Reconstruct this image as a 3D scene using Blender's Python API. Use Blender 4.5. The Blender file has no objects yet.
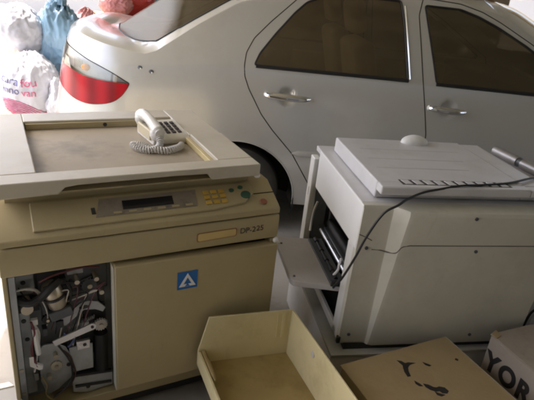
import bpy, bmesh, math, random
import numpy as np
from mathutils import Vector, Matrix, noise
random.seed(4)
SC = bpy.context.scene
COL = SC.collection
R = math.radians

# ---------------------------------------------------------------- materials
def mat(name, col, rough=.5, metal=0., vary=.12, scale=6., bump=0., bscale=60., coat=0., spec=.5, dirt=None, dirt_amt=0., dscale=3., rvary=.1, scuff=0.):
    m = bpy.data.materials.new(name); m.use_nodes = True
    nt = m.node_tree; N = nt.nodes; L = nt.links
    b = N['Principled BSDF']
    b.inputs['Metallic'].default_value = metal
    b.inputs['Coat Weight'].default_value = coat
    b.inputs['Coat Roughness'].default_value = .08
    b.inputs['Specular IOR Level'].default_value = spec
    tc = N.new('ShaderNodeTexCoord')
    nz = N.new('ShaderNodeTexNoise'); nz.inputs['Scale'].default_value = scale; nz.inputs['Detail'].default_value = 6
    L.new(tc.outputs['Object'], nz.inputs['Vector'])
    rp = N.new('ShaderNodeValToRGB')
    rp.color_ramp.elements[0].position = .3; rp.color_ramp.elements[1].position = .7
    rp.color_ramp.elements[0].color = tuple(c*(1-vary) for c in col)+(1,)
    rp.color_ramp.elements[1].color = tuple(min(1, c*(1+vary)) for c in col)+(1,)
    L.new(nz.outputs['Fac'], rp.inputs['Fac'])
    last = rp.outputs['Color']
    if dirt:
        n2 = N.new('ShaderNodeTexNoise'); n2.inputs['Scale'].default_value = dscale; n2.inputs['Detail'].default_value = 9; n2.inputs['Roughness'].default_value = .7
        L.new(tc.outputs['Object'], n2.inputs['Vector'])
        r2 = N.new('ShaderNodeValToRGB'); r2.color_ramp.elements[0].position = .5; r2.color_ramp.elements[1].position = .68
        r2.color_ramp.elements[0].color = (0, 0, 0, 1); r2.color_ramp.elements[1].color = (dirt_amt,)*3+(1,)
        L.new(n2.outputs['Fac'], r2.inputs['Fac'])
        mx = N.new('ShaderNodeMix'); mx.data_type = 'RGBA'
        L.new(r2.outputs['Color'], mx.inputs[0]); L.new(last, mx.inputs[6]); mx.inputs[7].default_value = tuple(dirt)+(1,)
        last = mx.outputs[2]
    if scuff:
        mp = N.new('ShaderNodeMapping'); mp.inputs['Scale'].default_value = (9, 9, 3); mp.inputs['Rotation'].default_value = (.25, .1, .3)
        L.new(tc.outputs['Object'], mp.inputs['Vector'])
        n5 = N.new('ShaderNodeTexNoise'); n5.inputs['Scale'].default_value = 1.6; n5.inputs['Detail'].default_value = 7; n5.inputs['Roughness'].default_value = .65
        L.new(mp.outputs[0], n5.inputs['Vector'])
        r5 = N.new('ShaderNodeValToRGB'); r5.color_ramp.elements[0].position = .60; r5.color_ramp.elements[1].position = .72
        r5.color_ramp.elements[0].color = (0, 0, 0, 1); r5.color_ramp.elements[1].color = (scuff,)*3+(1,)
        L.new(n5.outputs['Fac'], r5.inputs['Fac'])
        m5 = N.new('ShaderNodeMix'); m5.data_type = 'RGBA'
        L.new(r5.outputs['Color'], m5.inputs[0]); L.new(last, m5.inputs[6]); m5.inputs[7].default_value = tuple(c*.45 for c in col)+(1,)
        last = m5.outputs[2]
    L.new(last, b.inputs['Base Color'])
    mr = N.new('ShaderNodeMapRange'); mr.inputs[3].default_value = max(.02, rough-rvary); mr.inputs[4].default_value = min(1, rough+rvary)
    n3 = N.new('ShaderNodeTexNoise'); n3.inputs['Scale'].default_value = scale*2.3; n3.inputs['Detail'].default_value = 5
    L.new(tc.outputs['Object'], n3.inputs['Vector']); L.new(n3.outputs['Fac'], mr.inputs[0]); L.new(mr.outputs[0], b.inputs['Roughness'])
    if bump:
        n4 = N.new('ShaderNodeTexNoise'); n4.inputs['Scale'].default_value = bscale; n4.inputs['Detail'].default_value = 4
        L.new(tc.outputs['Object'], n4.inputs['Vector'])
        bp = N.new('ShaderNodeBump'); bp.inputs['Strength'].default_value = bump; bp.inputs['Distance'].default_value = .01
        L.new(n4.outputs['Fac'], bp.inputs['Height']); L.new(bp.outputs['Normal'], b.inputs['Normal'])
    return m

def glass_mat(name, tint, refl=1.0, rough=.02, warm=.97):
    m = bpy.data.materials.new(name); m.use_nodes = True
    nt = m.node_tree; N = nt.nodes; L = nt.links
    for n in list(N): N.remove(n)
    out = N.new('ShaderNodeOutputMaterial'); mx = N.new('ShaderNodeMixShader'); t = N.new('ShaderNodeBsdfTransparent'); g = N.new('ShaderNodeBsdfGlossy')
    lw = N.new('ShaderNodeLayerWeight'); lw.inputs['Blend'].default_value = .5
    pw_ = N.new('ShaderNodeMath'); pw_.operation = 'POWER'; pw_.inputs[1].default_value = 4.5; L.new(lw.outputs['Facing'], pw_.inputs[0])
    f = N.new('ShaderNodeMath'); f.operation = 'MULTIPLY_ADD'; f.inputs[1].default_value = .9; f.inputs[2].default_value = .21; L.new(pw_.outputs[0], f.inputs[0])
    tc = N.new('ShaderNodeTexCoord'); nz = N.new('ShaderNodeTexNoise'); nz.inputs['Scale'].default_value = 5; nz.inputs['Detail'].default_value = 8
    L.new(tc.outputs['Object'], nz.inputs['Vector'])
    mr = N.new('ShaderNodeMapRange'); mr.inputs[3].default_value = rough; mr.inputs[4].default_value = rough+.06
    L.new(nz.outputs['Fac'], mr.inputs[0]); L.new(mr.outputs[0], g.inputs['Roughness'])
    t.inputs['Color'].default_value = tuple(tint)+(1,); g.inputs['Color'].default_value = (refl, refl*warm, refl*warm*warm*.9, 1)
    L.new(f.outputs[0], mx.inputs[0]); L.new(t.outputs[0], mx.inputs[1]); L.new(g.outputs[0], mx.inputs[2]); L.new(mx.outputs[0], out.inputs['Surface'])
    return m

M = {}
M['beige'] = mat('yellowed_plastic', (.44, .37, .215), .42, scuff=0.20, vary=.06, bump=.05, bscale=500, dirt=(.25, .19, .1), dirt_amt=.25)
M['beige_top'] = mat('dusty_cream_plastic', (.55, .505, .41), .36, scuff=0.15, vary=.05, bump=.05, bscale=500, dirt=(.42, .37, .29), dirt_amt=.5, dscale=5)
M['platen'] = mat('dusty_platen', (.40, .345, .265), .5, spec=.2, vary=.14, scale=3, dirt=(.22, .19, .15), dirt_amt=.7, dscale=4)
M['rim_yellow'] = mat('yellow_rim', (.55, .45, .22), .45, vary=.08)
M['cream'] = mat('cream_plastic', (.57, .55, .465), .42, scuff=0.20, vary=.05, bump=.05, bscale=500, dirt=(.4, .36, .29), dirt_amt=.35, dscale=4)
M['cream_white'] = mat('off_white_plastic', (.76, .75, .72), .4, scuff=0.15, vary=.04, dirt=(.5, .47, .4), dirt_amt=.3)
M['lilac'] = mat('grey_lid_plastic', (.61, .60, .60), .36, scuff=0.15, vary=.05, bump=.04, bscale=600, dirt=(.45, .43, .4), dirt_amt=.45, dscale=4)
M['tray_grey'] = mat('tray_grey_plastic', (.52, .50, .49), .4, scuff=0.15, vary=.08, dirt=(.25, .22, .2), dirt_amt=.5)
M['dark'] = mat('dark_plastic', (.03, .03, .032), .5, vary=.2)
M['black'] = mat('black_rubber', (.015, .015, .015), .55, vary=.2)
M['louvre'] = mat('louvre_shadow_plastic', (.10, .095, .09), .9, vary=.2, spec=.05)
M['seam'] = mat('soft_seam', (.13, .115, .095), .8, vary=.2)
M['dull'] = mat('dull_steel_tube', (.42, .41, .41), .42, metal=.7, vary=.12, dirt=(.2, .18, .16), dirt_amt=.6)
M['slot'] = mat('brown_black_gap', (.03, .024, .018), .95, vary=.2, spec=.02)
M['metal'] = mat('galvanised_metal', (.46, .49, .52), .42, metal=.65, vary=.14, scale=9, dirt=(.12, .1, .08), dirt_amt=.6)
M['metal_dark'] = mat('dark_steel', (.13, .14, .155), .5, metal=.5, vary=.25, dirt=(.05, .04, .03), dirt_amt=.6)
M['inside'] = mat('blue_grey_interior', (.25, .275, .30), .6, vary=.25, dirt=(.03, .03, .03), dirt_amt=.6)
M['chrome'] = mat('chrome', (.85, .85, .86), .12, metal=1., vary=.03, rvary=.05)
M['alu'] = mat('aluminium', (.72, .72, .74), .3, metal=.9, vary=.06)
M['brass'] = mat('aged_motor_can', (.55, .5, .4), .35, metal=.7, vary=.1)
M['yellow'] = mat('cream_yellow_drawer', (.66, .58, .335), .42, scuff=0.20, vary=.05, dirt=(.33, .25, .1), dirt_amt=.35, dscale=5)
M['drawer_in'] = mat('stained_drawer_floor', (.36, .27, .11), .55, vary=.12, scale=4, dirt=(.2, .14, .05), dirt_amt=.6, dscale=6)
M['card'] = mat('corrugated_cardboard', (.36, .27, .14), .75, scuff=0.15, vary=.07, scale=5, bump=.12, bscale=90, dirt=(.25, .165, .08), dirt_amt=.5, dscale=5)
M['card_grey'] = mat('grey_brown_cardboard', (.36, .31, .25), .72, scuff=0.35, vary=.07, scale=5, bump=.12, bscale=90, dirt=(.2, .16, .12), dirt_amt=.5, dscale=5)
M['ink'] = mat('black_ink', (.02, .017, .015), .7, vary=.3)
M['ink_soft'] = mat('faded_print', (.06, .05, .055), .6, vary=.3)
M['ink_purple'] = mat('purple_print', (.13, .05, .07), .6, vary=.3)
M['stand'] = mat('white_laminate', (.82, .82, .83), .4, vary=.04, dirt=(.45, .43, .4), dirt_amt=.4)
M['stand_top'] = mat('shaded_laminate_top', (.46, .46, .43), .5, vary=.1, dirt=(.2, .19, .16), dirt_amt=.6)  # grey tone puts the copier's shadow into the cabinet top
M['blue'] = mat('blue_sticker', (.01, .13, .42), .35, vary=.08)
M['white'] = mat('white_paint', (.8, .8, .8), .4, vary=.04)
M['label'] = mat('tan_badge', (.62, .47, .2), .45, vary=.08)
M['label_edge'] = mat('brown_badge_edge', (.3, .14, .07), .5)
M['lcd'] = mat('dark_display', (.012, .012, .016), .18, vary=.2)
M['panel_grey'] = mat('grey_panel_film', (.27, .23, .18), .4, vary=.12, scale=20, dirt=(.14, .12, .1), dirt_amt=.7, dscale=25)
M['key_y'] = mat('yellow_key', (.62, .40, .07), .45)
M['key_g'] = mat('green_button', (.035, .11, .07), .4)
M['key_r'] = mat('red_button', (.33, .12, .08), .35)
M['phone'] = mat('ivory_plastic', (.78, .76, .70), .28, vary=.03, dirt=(.55, .5, .4), dirt_amt=.3)
M['phone_y'] = mat('yellowed_ivory', (.62, .55, .38), .4, vary=.05)
M['cord'] = mat('grey_cord', (.68, .66, .62), .35)
M['paint'] = mat('pearl_silver_paint', (.64, .63, .59), .24, metal=.38, vary=.015, scale=2, coat=.6, dirt=(.5, .465, .41), dirt_amt=.3, dscale=1.6, rvary=.05)
M['tail_red'] = mat('red_lens', (.40, .004, .011), .2, vary=.55, scale=22, coat=.15, spec=.3)
_m = M['tail_red']; _n = _m.node_tree; _w = _n.nodes.new('ShaderNodeTexWave'); _w.bands_direction = 'X'; _w.inputs['Scale'].default_value = 2.6; _w.inputs['Distortion'].default_value = 1.2; _w.inputs['Detail'].default_value = 1  # dark bands put the lamp's inner shading into the lens colour
_t = _n.nodes.new('ShaderNodeTexCoord'); _r = _n.nodes.new('ShaderNodeValToRGB'); _r.color_ramp.elements[0].color = (.22, .003, .008, 1); _r.color_ramp.elements[1].color = (.42, .006, .014, 1)
_n.links.new(_t.outputs['Object'], _w.inputs['Vector']); _n.links.new(_w.outputs['Fac'], _r.inputs['Fac']); _n.links.new(_r.outputs['Color'], _n.nodes['Principled BSDF'].inputs['Base Color'])
M['amber'] = mat('amber_bulb', (.9, .33, .03), .3)
M['tyre'] = mat('tyre_rubber', (.04, .037, .032), .8, vary=.25, dirt=(.09, .075, .055), dirt_amt=.5, dscale=6)
M['liner'] = mat('wheel_liner', (.02, .018, .016), .9, vary=.3, dirt=(.05, .035, .02), dirt_amt=.5)
M['seat'] = mat('beige_seat_fabric', (.68, .54, .32), .85, vary=.08, bump=.15, bscale=250)
M['dash'] = mat('grey_dashboard', (.05, .05, .055), .7)
M['concrete'] = mat('concrete_floor', (.34, .325, .30), .68, vary=.12, scale=1.4, bump=.12, bscale=40, dirt=(.15, .135, .115), dirt_amt=.6, dscale=2.2)
M['plaster'] = mat('tan_plaster', (.42, .375, .24), .85, vary=.08, scale=2, bump=.1, bscale=30)
M['plaster_w'] = mat('white_plaster', (.5, .49, .47), .85, vary=.05, scale=2, bump=.1, bscale=30)
M['roofing'] = mat('brown_roof_sheet', (.35, .33, .25), .7, vary=.15)
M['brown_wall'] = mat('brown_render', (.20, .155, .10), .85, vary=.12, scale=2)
M['trim'] = mat('tan_door_trim', (.55, .43, .25), .8, vary=.06)
M['shutter'] = mat('dark_teal_shutter', (.025, .045, .05), .55, vary=.2)
M['post'] = mat('grey_steel_post', (.25, .25, .24), .5, metal=.3)
M['cardpale'] = mat('pale_carton', (.46, .42, .35), .7, vary=.08)
M['glass'] = glass_mat('tinted_car_glass', (.17, .155, .12), .95, .07, .86)
M['glass_rear'] = glass_mat('rear_window_glass', (.42, .39, .33), .40, .16, .88)
M['clear'] = glass_mat('clear_lens', (.85, .85, .85), .9)
def plastic_bag(name, col, tr):
    m = mat(name, col, .24, vary=.06, scale=8, coat=.35)
    b = m.node_tree.nodes['Principled BSDF']
    b.inputs['Subsurface Weight'].default_value = tr; b.inputs['Subsurface Radius'].default_value = (.05, .05, .05); b.inputs['Subsurface Scale'].default_value = .5
    return m
M['bag_w'] = plastic_bag('white_plastic_film', (.56, .56, .61), .2)
M['bag_b'] = plastic_bag('blue_plastic_film', (.25, .41, .55), .2)
M['bag_r'] = plastic_bag('red_plastic_film', (.60, .06, .06), .1)
M['bag_p'] = plastic_bag('pink_film', (.50, .20, .19), .1)
M['print_red'] = mat('pink_print', (.60, .10, .22), .5)
M['print_navy'] = mat('navy_print', (.10, .10, .25), .5)

# ---------------------------------------------------------------- mesh helpers
def link(o, parent=None):
    COL.objects.link(o)
    if parent is not None: o.parent = parent
    return o
def tag(o, label, cat, group=None, kind=None):
    if label: o['label'] = label
    if cat: o['category'] = cat
    if group: o['group'] = group
    if kind: o['kind'] = kind
    return o
def empty(name, loc, rz, label, cat, group=None):
    o = bpy.data.objects.new(name, None); o.location = loc; o.rotation_euler = (0, 0, R(rz)); o.empty_display_size = .1
    link(o); return tag(o, label, cat, group)

class MB:
    def __init__(s): s.v = []; s.f = []; s.mi = []
    def add(s, vs, fs, mi=0):
        k = len(s.v); s.v += [tuple(v) for v in vs]; s.f += [tuple(i+k for i in f) for f in fs]; s.mi += [mi]*len(fs); return s
    def box(s, x0, x1, y0, y1, z0, z1, T=None, mi=0):
        vs = [Vector((x, y, z)) for z in (z0, z1) for y in (y0, y1) for x in (x0, x1)]
        if T is not None: vs = [T @ v for v in vs]
        return s.add(vs, [(0, 2, 3, 1), (4, 5, 7, 6), (0, 1, 5, 4), (2, 6, 7, 3), (0, 4, 6, 2), (1, 3, 7, 5)], mi)
    def prism(s, poly, fn, a, b, mi=0):
        # poly in 2-D, fn(p, t) -> 3-D
        n = len(poly); vs = [fn(p, a) for p in poly]+[fn(p, b) for p in poly]
        fs = [tuple(range(n))[::-1], tuple(range(n, 2*n))]+[(i, (i+1) % n, n+(i+1) % n, n+i) for i in range(n)]
        return s.add(vs, fs, mi)
    def tube(s, pts, r, seg=8, closed=False, mi=0, flat=1.):
        pts = [Vector(p) for p in pts]; n = len(pts); vs = []
        up = Vector((.13, .21, .97))
        rr = r if isinstance(r, (list, tuple)) else [r]*n
        for i, p in enumerate(pts):
            a = pts[(i-1) % n] if (closed or i > 0) else p; b = pts[(i+1) % n] if (closed or i < n-1) else p
            t = (b-a)
            t = t.normalized() if t.length > 1e-9 else Vector((1, 0, 0))
            x = up-t*up.dot(t)
            if x.length < 1e-3: x = Vector((1, 0, 0))-t*t.x
            x.normalize(); y = t.cross(x); up = x
            for k in range(seg):
                q = 2*math.pi*k/seg; vs.append(p+(x*math.cos(q)+y*math.sin(q)*flat)*rr[i])
        fs = []
        for i in range(n if closed else n-1):
            j = (i+1) % n
            for k in range(seg):
                l = (k+1) % seg; fs.append((i*seg+k, i*seg+l, j*seg+l, j*seg+k))
        if not closed: fs += [tuple(range(seg))[::-1], tuple((n-1)*seg+k for k in range(seg))]
        return s.add(vs, fs, mi)
    def lathe(s, prof, seg=32, T=None, mi=0):
        # prof: (r, z) along local z
        vs = []; n = len(prof)
        for k in range(seg):
            q = 2*math.pi*k/seg
            for r, z in prof:
                v = Vector((r*math.cos(q), r*math.sin(q), z)); vs.append(T @ v if T is not None else v)
        fs = []
        for k in range(seg):
            l = (k+1) % seg
            for i in range(n-1): fs.append((k*n+i, l*n+i, l*n+i+1, k*n+i+1))
        return s.add(vs, fs, mi)
    def cyl(s, c, r, h, axis='z', seg=20, mi=0):
        T = {'z': Matrix.Identity(4), 'y': Matrix.Rotation(R(-90), 4, 'X'), 'x': Matrix.Rotation(R(90), 4, 'Y')}[axis]
        T = Matrix.Translation(c) @ T
        return s.lathe([(1e-4, -h/2), (r, -h/2), (r, h/2), (1e-4, h/2)], seg, T, mi)
    def ell(s, c, rx, ry, rz, su=20, sv=12, T=None, fn=None, mi=0):
        vs = []
        for j in range(sv+1):
            a = math.pi*j/sv-math.pi/2
            for i in range(su):
                b = 2*math.pi*i/su; d = Vector((math.cos(a)*math.cos(b), math.cos(a)*math.sin(b), math.sin(a)))
                k = fn(d) if fn else 1
                v = Vector((d.x*rx*k, d.y*ry*k, d.z*rz*k)); v = T @ v if T is not None else v
                vs.append(v+Vector(c))
        fs = [(j*su+i, j*su+(i+1) % su, (j+1)*su+(i+1) % su, (j+1)*su+i) for j in range(sv) for i in range(su)]
        return s.add(vs, fs, mi)
    def build(s, name, mats, parent=None, bevel=0., smooth=True, ang=35, seg=2, merge=True):
        me = bpy.data.meshes.new(name); me.from_pydata(s.v, [], s.f)
        if not isinstance(mats, (list, tuple)): mats = [mats]
        for m in mats: me.materials.append(m)
        for p, i in zip(me.polygons, s.mi): p.material_index = i
        bm = bmesh.new(); bm.from_mesh(me)
        if merge: bmesh.ops.remove_doubles(bm, verts=bm.verts, dist=1e-5)
        bmesh.ops.recalc_face_normals(bm, faces=bm.faces); bm.to_mesh(me); bm.free()
        if smooth:
            for p in me.polygons: p.use_smooth = True
            me.set_sharp_from_angle(angle=R(ang))
        o = bpy.data.objects.new(name, me); link(o, parent)
        if bevel:
            b = o.modifiers.new('bevel', 'BEVEL'); b.width = bevel; b.segments = seg; b.limit_method = 'ANGLE'; b.angle_limit = R(40); b.harden_normals = False
        return o
def UZ(n):  # (u,z) polygon extruded along n
    return lambda p, t: (p[0], t, p[1])
FU = lambda p, t: (p[0], t, p[1])
FN = lambda p, t: (t, p[0], p[1])   # (n,z) polygon extruded along u
FZ = lambda p, t: (p[0], p[1], t)   # (u,n) polygon extruded along z
def smooth_path(pts, k=8, closed=False):
    P = [Vector(p) for p in pts]; n = len(P); out = []
    rng = range(n) if closed else range(n-1)
    for i in rng:
        if closed: a, b, c, d = P[(i-1) % n], P[i], P[(i+1) % n], P[(i+2) % n]
        else: a, b, c, d = P[max(i-1, 0)], P[i], P[i+1], P[min(i+2, n-1)]
        for j in range(k):
            t = j/k
            out.append(.5*((2*b)+(c-a)*t+(2*a-5*b+4*c-d)*t*t+(3*b-a-3*c+d)*t**3))
    if not closed: out.append(P[-1])
    return out
def text_mesh(txt, size, extrude=.0006, bold=0.):
    cu = bpy.data.curves.new('writing', 'FONT'); cu.body = txt; cu.size = size; cu.extrude = extrude; cu.offset = bold; cu.align_x = 'CENTER'; cu.align_y = 'CENTER'
    o = bpy.data.objects.new('writing', cu); COL.objects.link(o)
    dg = bpy.context.evaluated_depsgraph_get(); me = bpy.data.meshes.new_from_object(o.evaluated_get(dg))
    COL.objects.unlink(o); bpy.data.objects.remove(o)
    return me
def text_part(name, txt, size, m, T, parent, sx=1., bold=0.):
    me = text_mesh(txt, size)
    me.transform(T @ Matrix.Diagonal((sx, 1, 1, 1)))
    me.materials.clear(); me.materials.append(m)
    o = bpy.data.objects.new(name, me); link(o, parent); return o

# ---------------------------------------------------------------- setting
def sheet(name, x0, x1, y0, y1, z, m):
    o = MB().add([(x0, y0, z), (x1, y0, z), (x1, y1, z), (x0, y1, z)], [(0, 1, 2, 3)]).build(name, m, smooth=False); return o
g = sheet('ground', -150, 150, -150, 150, 0, M['concrete']); tag(g, 'grey concrete floor under everything', None, kind='structure')

rf = empty('carport_roof', (0, 0, 2.75), 0, 'brown sheet metal roof over the parked sedan', 'roof')
mb = MB()
ys = np.linspace(-3.2, 7.6, 109)
poly = []
X0, X1 = -2.52, 9.0
for i, y in enumerate(ys): poly.append((y, .03 if i % 2 else 0.))
vs = []; fs = []
for (y, z) in poly: vs += [(X0, y, z), (X1, y, z)]
for i in range(len(poly)-1): fs.append((2*i, 2*i+1, 2*i+3, 2*i+2))
mb.add(vs, fs); mb.build('roof_sheet', M['roofing'], rf, smooth=False)
for y in (-2.6, -.4, 1.8, 4.0, 6.2):
    MB().box(-2.1, 8.8, y-.04, y+.04, -.13, -.01).build('rafter', M['roofing'], rf)
for (x, y) in ((-2.1, -2.6), (-2.1, .4), (8.6, -2.6), (8.6, 6.2)):
    p = MB().box(x-.04, x+.04, y-.04, y+.04, 0, 2.6).build('steel_post', M['post'])
    tag(p, {(-2.1, -2.6): 'grey steel roof post at the near left corner of the carport', (-2.1, .4): 'grey steel roof post left of the two copiers', (8.6, -2.6): 'grey steel roof post by the tan wall far right', (8.6, 6.2): 'grey steel roof post beyond the bonnet of the sedan'}[(x, y)], 'post', 'steel posts holding the roof')
w = MB().box(-2.0, 9, -3.15, -3.0, 0, 2.6).build('plaster_wall', M['plaster']); tag(w, 'tan plastered wall facing the copiers and the side of the sedan', 'wall')
w = MB().box(-2.35, -2.2, -3.0, -.6, 0, 2.72).build('shading_wall', M['plaster']); tag(w, 'unseen tan wall added left of the camera to block light', 'wall')  # added out of view to cut the light on the copier fronts
w = MB().box(6.5, 6.65, -3.0, .2, 0, 2.72).build('shading_wall', M['plaster']); tag(w, 'unseen tan wall added far right of both copiers to block light', 'wall')  # added out of view to darken faces turned to the camera
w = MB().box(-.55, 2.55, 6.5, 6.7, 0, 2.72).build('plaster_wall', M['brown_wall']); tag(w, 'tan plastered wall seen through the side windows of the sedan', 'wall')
w = MB().box(-14, 16, 12.0, 12.2, 0, 3.2).build('boundary_wall', M['plaster_w']); tag(w, 'white sunlit boundary wall far behind the sedan', 'wall')
sh = empty('roller_shutter', (-1.2, 6.6, 0), 0, 'dark teal roller shutter behind the boot of the sedan', 'shutter')
mb = MB(); pr = []
for k in range(36):
    z = k*.072; pr += [(0., z), (.018, z+.02), (.018, z+.05)]
vs = []; fs = []
for y, z in pr: vs += [(-.5, -y, z), (.58, -y, z)]
for i in range(len(pr)-1): fs.append((2*i, 2*i+1, 2*i+3, 2*i+2))
mb.add(vs, fs); mb.box(-.5, .58, .005, .05, 0, 2.6); mb.build('slats', M['shutter'], sh, smooth=False)
for x in (-.57,): MB().box(x-.07, x+.07, -.05, .1, 0, 2.62).build('guide_rail', M['plaster_w'] if x < 0 else M['post'], sh)

# ---------------------------------------------------------------- car
car = empty('sedan', (0, 3.0, 0), 6, 'pearl silver four door sedan parked behind both photocopiers', 'car')
W2 = .85
def smtab(tab, w=.07):
    xs = np.array([t[0] for t in tab]); zs = np.array([t[1] for t in tab])
    gx = np.linspace(-1.7, 3.2, 981); gz = np.interp(gx, xs, zs); k = int(w/.005); ker = np.hanning(2*k+1); ker /= ker.sum()
    gz = np.convolve(np.pad(gz, k, mode='edge'), ker, 'valid')
    return lambda x: np.interp(x, gx, gz)
hF = smtab([(-1.42, 1.125), (-1.3, 1.14), (-.95, 1.09), (-.76, 1.062), (-.49, 1.255), (-.26, 1.395), (0, 1.475), (.3, 1.52), (.7, 1.538), (1.05, 1.525), (1.32, 1.462), (1.584, 1.342), (1.9, 1.175), (2.1, 1.06), (2.3, 1.0), (2.7, .88), (2.86, .78)], .09)
zbF = smtab([(-1.42, 1.0), (-.9, 1.0), (-.4, 1.045), (1.9, 1.035), (2.2, .96), (2.86, .72)], .15)
# stations
st = []
n_c = 56; pw = 3.0
for k in range(n_c):
    a = (math.pi/2)*k/n_c
    st.append((-.72-.70*math.cos(a)**(2/pw), W2-W2*math.sin(a)**(2/pw)))
for x in np.arange(-.72, 2.15, .0125): st.append((x, 0.))
for k in range(30):
    a = (math.pi/2)*(1-(k+1)/30)
    st.append((2.15+.71*math.cos(a)**(2/2.6), W2-W2*math.sin(a)**(2/2.6)))
st = np.array(st); NS = len(st)
tan = np.gradient(st, axis=0); nrm = np.stack([tan[:, 1], -tan[:, 0]], 1); nrm /= np.linalg.norm(nrm, axis=1)[:, None]+1e-9  # outward
NL, NU, NCP = 62, 40, 36
HC = [(.056, .908), (1.045, .912)]
G = np.zeros((NS, NL+NU+NCP, 3))
def inset_low(z, zb):
    t = (z-.2)/(zb-.2)
    return .05*np.clip((.35-t)/.35, 0, 1)**1.6+.045*np.clip((t-.55)/.45, 0, 1)**1.7+.006*np.exp(-((t-.56)/.05)**2)*0
for i, (x, y) in enumerate(st):
    zb = float(zbF(x)); h = max(float(hF(x)), zb+.02)
    zz = np.linspace(.2, zb, NL)
    ins = inset_low(zz, zb)
    if x < -.5:  # rear bumper bulge
        q = min(1, (-.5-x)/.5)
        ins = ins-.025*q*np.exp(-((zz-.58)/.12)**2)
    px = x-nrm[i, 0]*ins; py = y-nrm[i, 1]*ins
    G[i, :NL] = np.stack([px, py, zz], 1)
    t = np.linspace(0, 1, NU+1)[1:]
    zu = zb+(h-zb)*t
    insu = .045+.36*(zu-zb)+.10*(zu-zb)**2
    wgt = max(0., min(1., (x+1.42)/.3)) if x < -.7 else 1.
    G[i, NL:NL+NU] = np.stack([x-nrm[i, 0]*insu, y-nrm[i, 1]*insu, zu], 1)
    bx, by, bz = G[i, NL+NU-1]
    span = W2-by
    s = (np.linspace(0, 1, NCP+1)[1:])**1.5
    c = .055 if -.2 < x < 1.3 else .045
    if x < -.6: c = .046
    c *= min(1, span/.6)
    yy = by+span*s
    sh_ = s**1.05 if x < .4 else (1-(1-s)**2)
    rear = np.clip((.25-x)/.5, 0, 1)*np.clip((x+1.42)/.25, 0, 1)
    fr = np.clip((x-1.0)/.4, 0, 1)*np.clip((2.86-x)/.3, 0, 1)
    xe = bx+.34*sh_*rear-.33*sh_*fr
    zc = np.maximum(hF(xe), 0)-float(hF(bx))
    cr = c*(1-(1-s)**(4 if x < -.6 else 3))
    zcap = bz+zc+cr
    # trunk lip
    G[i, NL+NU:] = np.stack([np.full(NCP, bx), yy, zcap], 1)
# door-handle cups pressed into the skin
for cx, cz in HC:
    d = np.sqrt(((G[:, :NL, 0]-cx)/.05)**2+((G[:, :NL, 2]-cz)/.052)**2)
    k = np.clip(1-d**2, 0, 1)
    G[:, :NL, 1] += .036*k**.55
NR = NL+NU+NCP
G0 = G.copy()
def surf(X, Z, off=0.):
    # point of the side skin at (X, Z), moved out by off
    i = np.interp(X, st[:, 0], np.arange(NS))
    for _ in range(4):
        i0 = int(min(max(math.floor(i), 0), NS-2)); f = i-i0
        colm = G0[i0, :NL+NU]*(1-f)+G0[i0+1, :NL+NU]*f
        p = np.array([np.interp(Z, colm[:, 2], colm[:, k]) for k in range(3)])
        e = X-p[0]
        if abs(e) < 1e-4: break
        i = np.clip(i+e/max(1e-3, (st[i0+1, 0]-st[i0, 0])), 0, NS-1.001)
    i0 = int(min(max(math.floor(i), 0), NS-2))
    return Vector((p[0]+nrm[i0, 0]*off, p[1]+nrm[i0, 1]*off, p[2]))

def sm2(pts, k=6):
    return [(p.x, p.y) for p in smooth_path([(a, b, 0) for a, b in pts], k, True)]
def rpoly(pts, r=.02, k=4):
    # rounded-corner polygon
    P = [Vector((a, b)) for a, b in pts]; n = len(P); out = []
    for i in range(n):
        a, b, c = P[i-1], P[i], P[(i+1) % n]
        da, dc = (a-b), (c-b); q = min(r, da.length*.45, dc.length*.45)
        p0 = b+da.normalized()*q; p1 = b+dc.normalized()*q
        for j in range(k+1):
            t = j/k; out.append(tuple(p0*(1-t)**2+b*2*t*(1-t)+p1*t*t))
    return out
def inside(P, poly):
    x = P[..., 0]; y = P[..., 1]; r = np.zeros(x.shape, bool); n = len(poly)
    for i in range(n):
        x0, y0 = poly[i-1]; x1, y1 = poly[i]
        if y0 == y1: continue
        c = ((y0 > y) != (y1 > y)) & (x < (x1-x0)*(y-y0)/(y1-y0)+x0); r ^= c
    return r
def sdist(P, poly):
    d = np.full(P.shape[:-1], 1e9); n = len(poly)
    for i in range(n):
        a = np.array(poly[i-1]); b = np.array(poly[i]); ab = b-a; L2 = ab@ab
        if L2 < 1e-12: continue
        t = np.clip(((P-a)@ab)/L2, 0, 1); q = P-(a+t[..., None]*ab); d = np.minimum(d, np.sqrt((q**2).sum(-1)))
    return np.where(inside(P, poly), -d, d)
lock = np.zeros((NS, NR), bool)
def snap(poly, ax, j0, j1):
    sub = G[:, j0:j1][..., ax]
    ins = inside(sub, poly)
    for (di, dj) in ((1, 0), (0, 1)):
        A = ins[:NS-di if di else NS, :ins.shape[1]-dj if dj else ins.shape[1]]
        B = ins[di:, dj:]
        for i, j in np.argwhere(A != B):
            a = (i, j+j0); b = (i+di, j+j0+dj)
            lo, hi = 0., 1.; pa = G[a].copy(); pb = G[b].copy(); ia = ins[i, j]
            if abs(sdist(pa[list(ax)][None], poly)[0]) < 4e-4 or abs(sdist(pb[list(ax)][None], poly)[0]) < 4e-4: continue
            for _ in range(12):
                m = (lo+hi)/2
                if inside((pa+(pb-pa)*m)[list(ax)][None], poly)[0] == ia: lo = m
                else: hi = m
            m = (lo+hi)/2
            tgt = a if m < .5 else b
            if lock[tgt]: tgt = b if tgt == a else a
            if lock[tgt]: continue
            G[tgt] = pa+(pb-pa)*m; lock[tgt] = True
XZ = (0, 2); XY = (0, 1)
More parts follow.
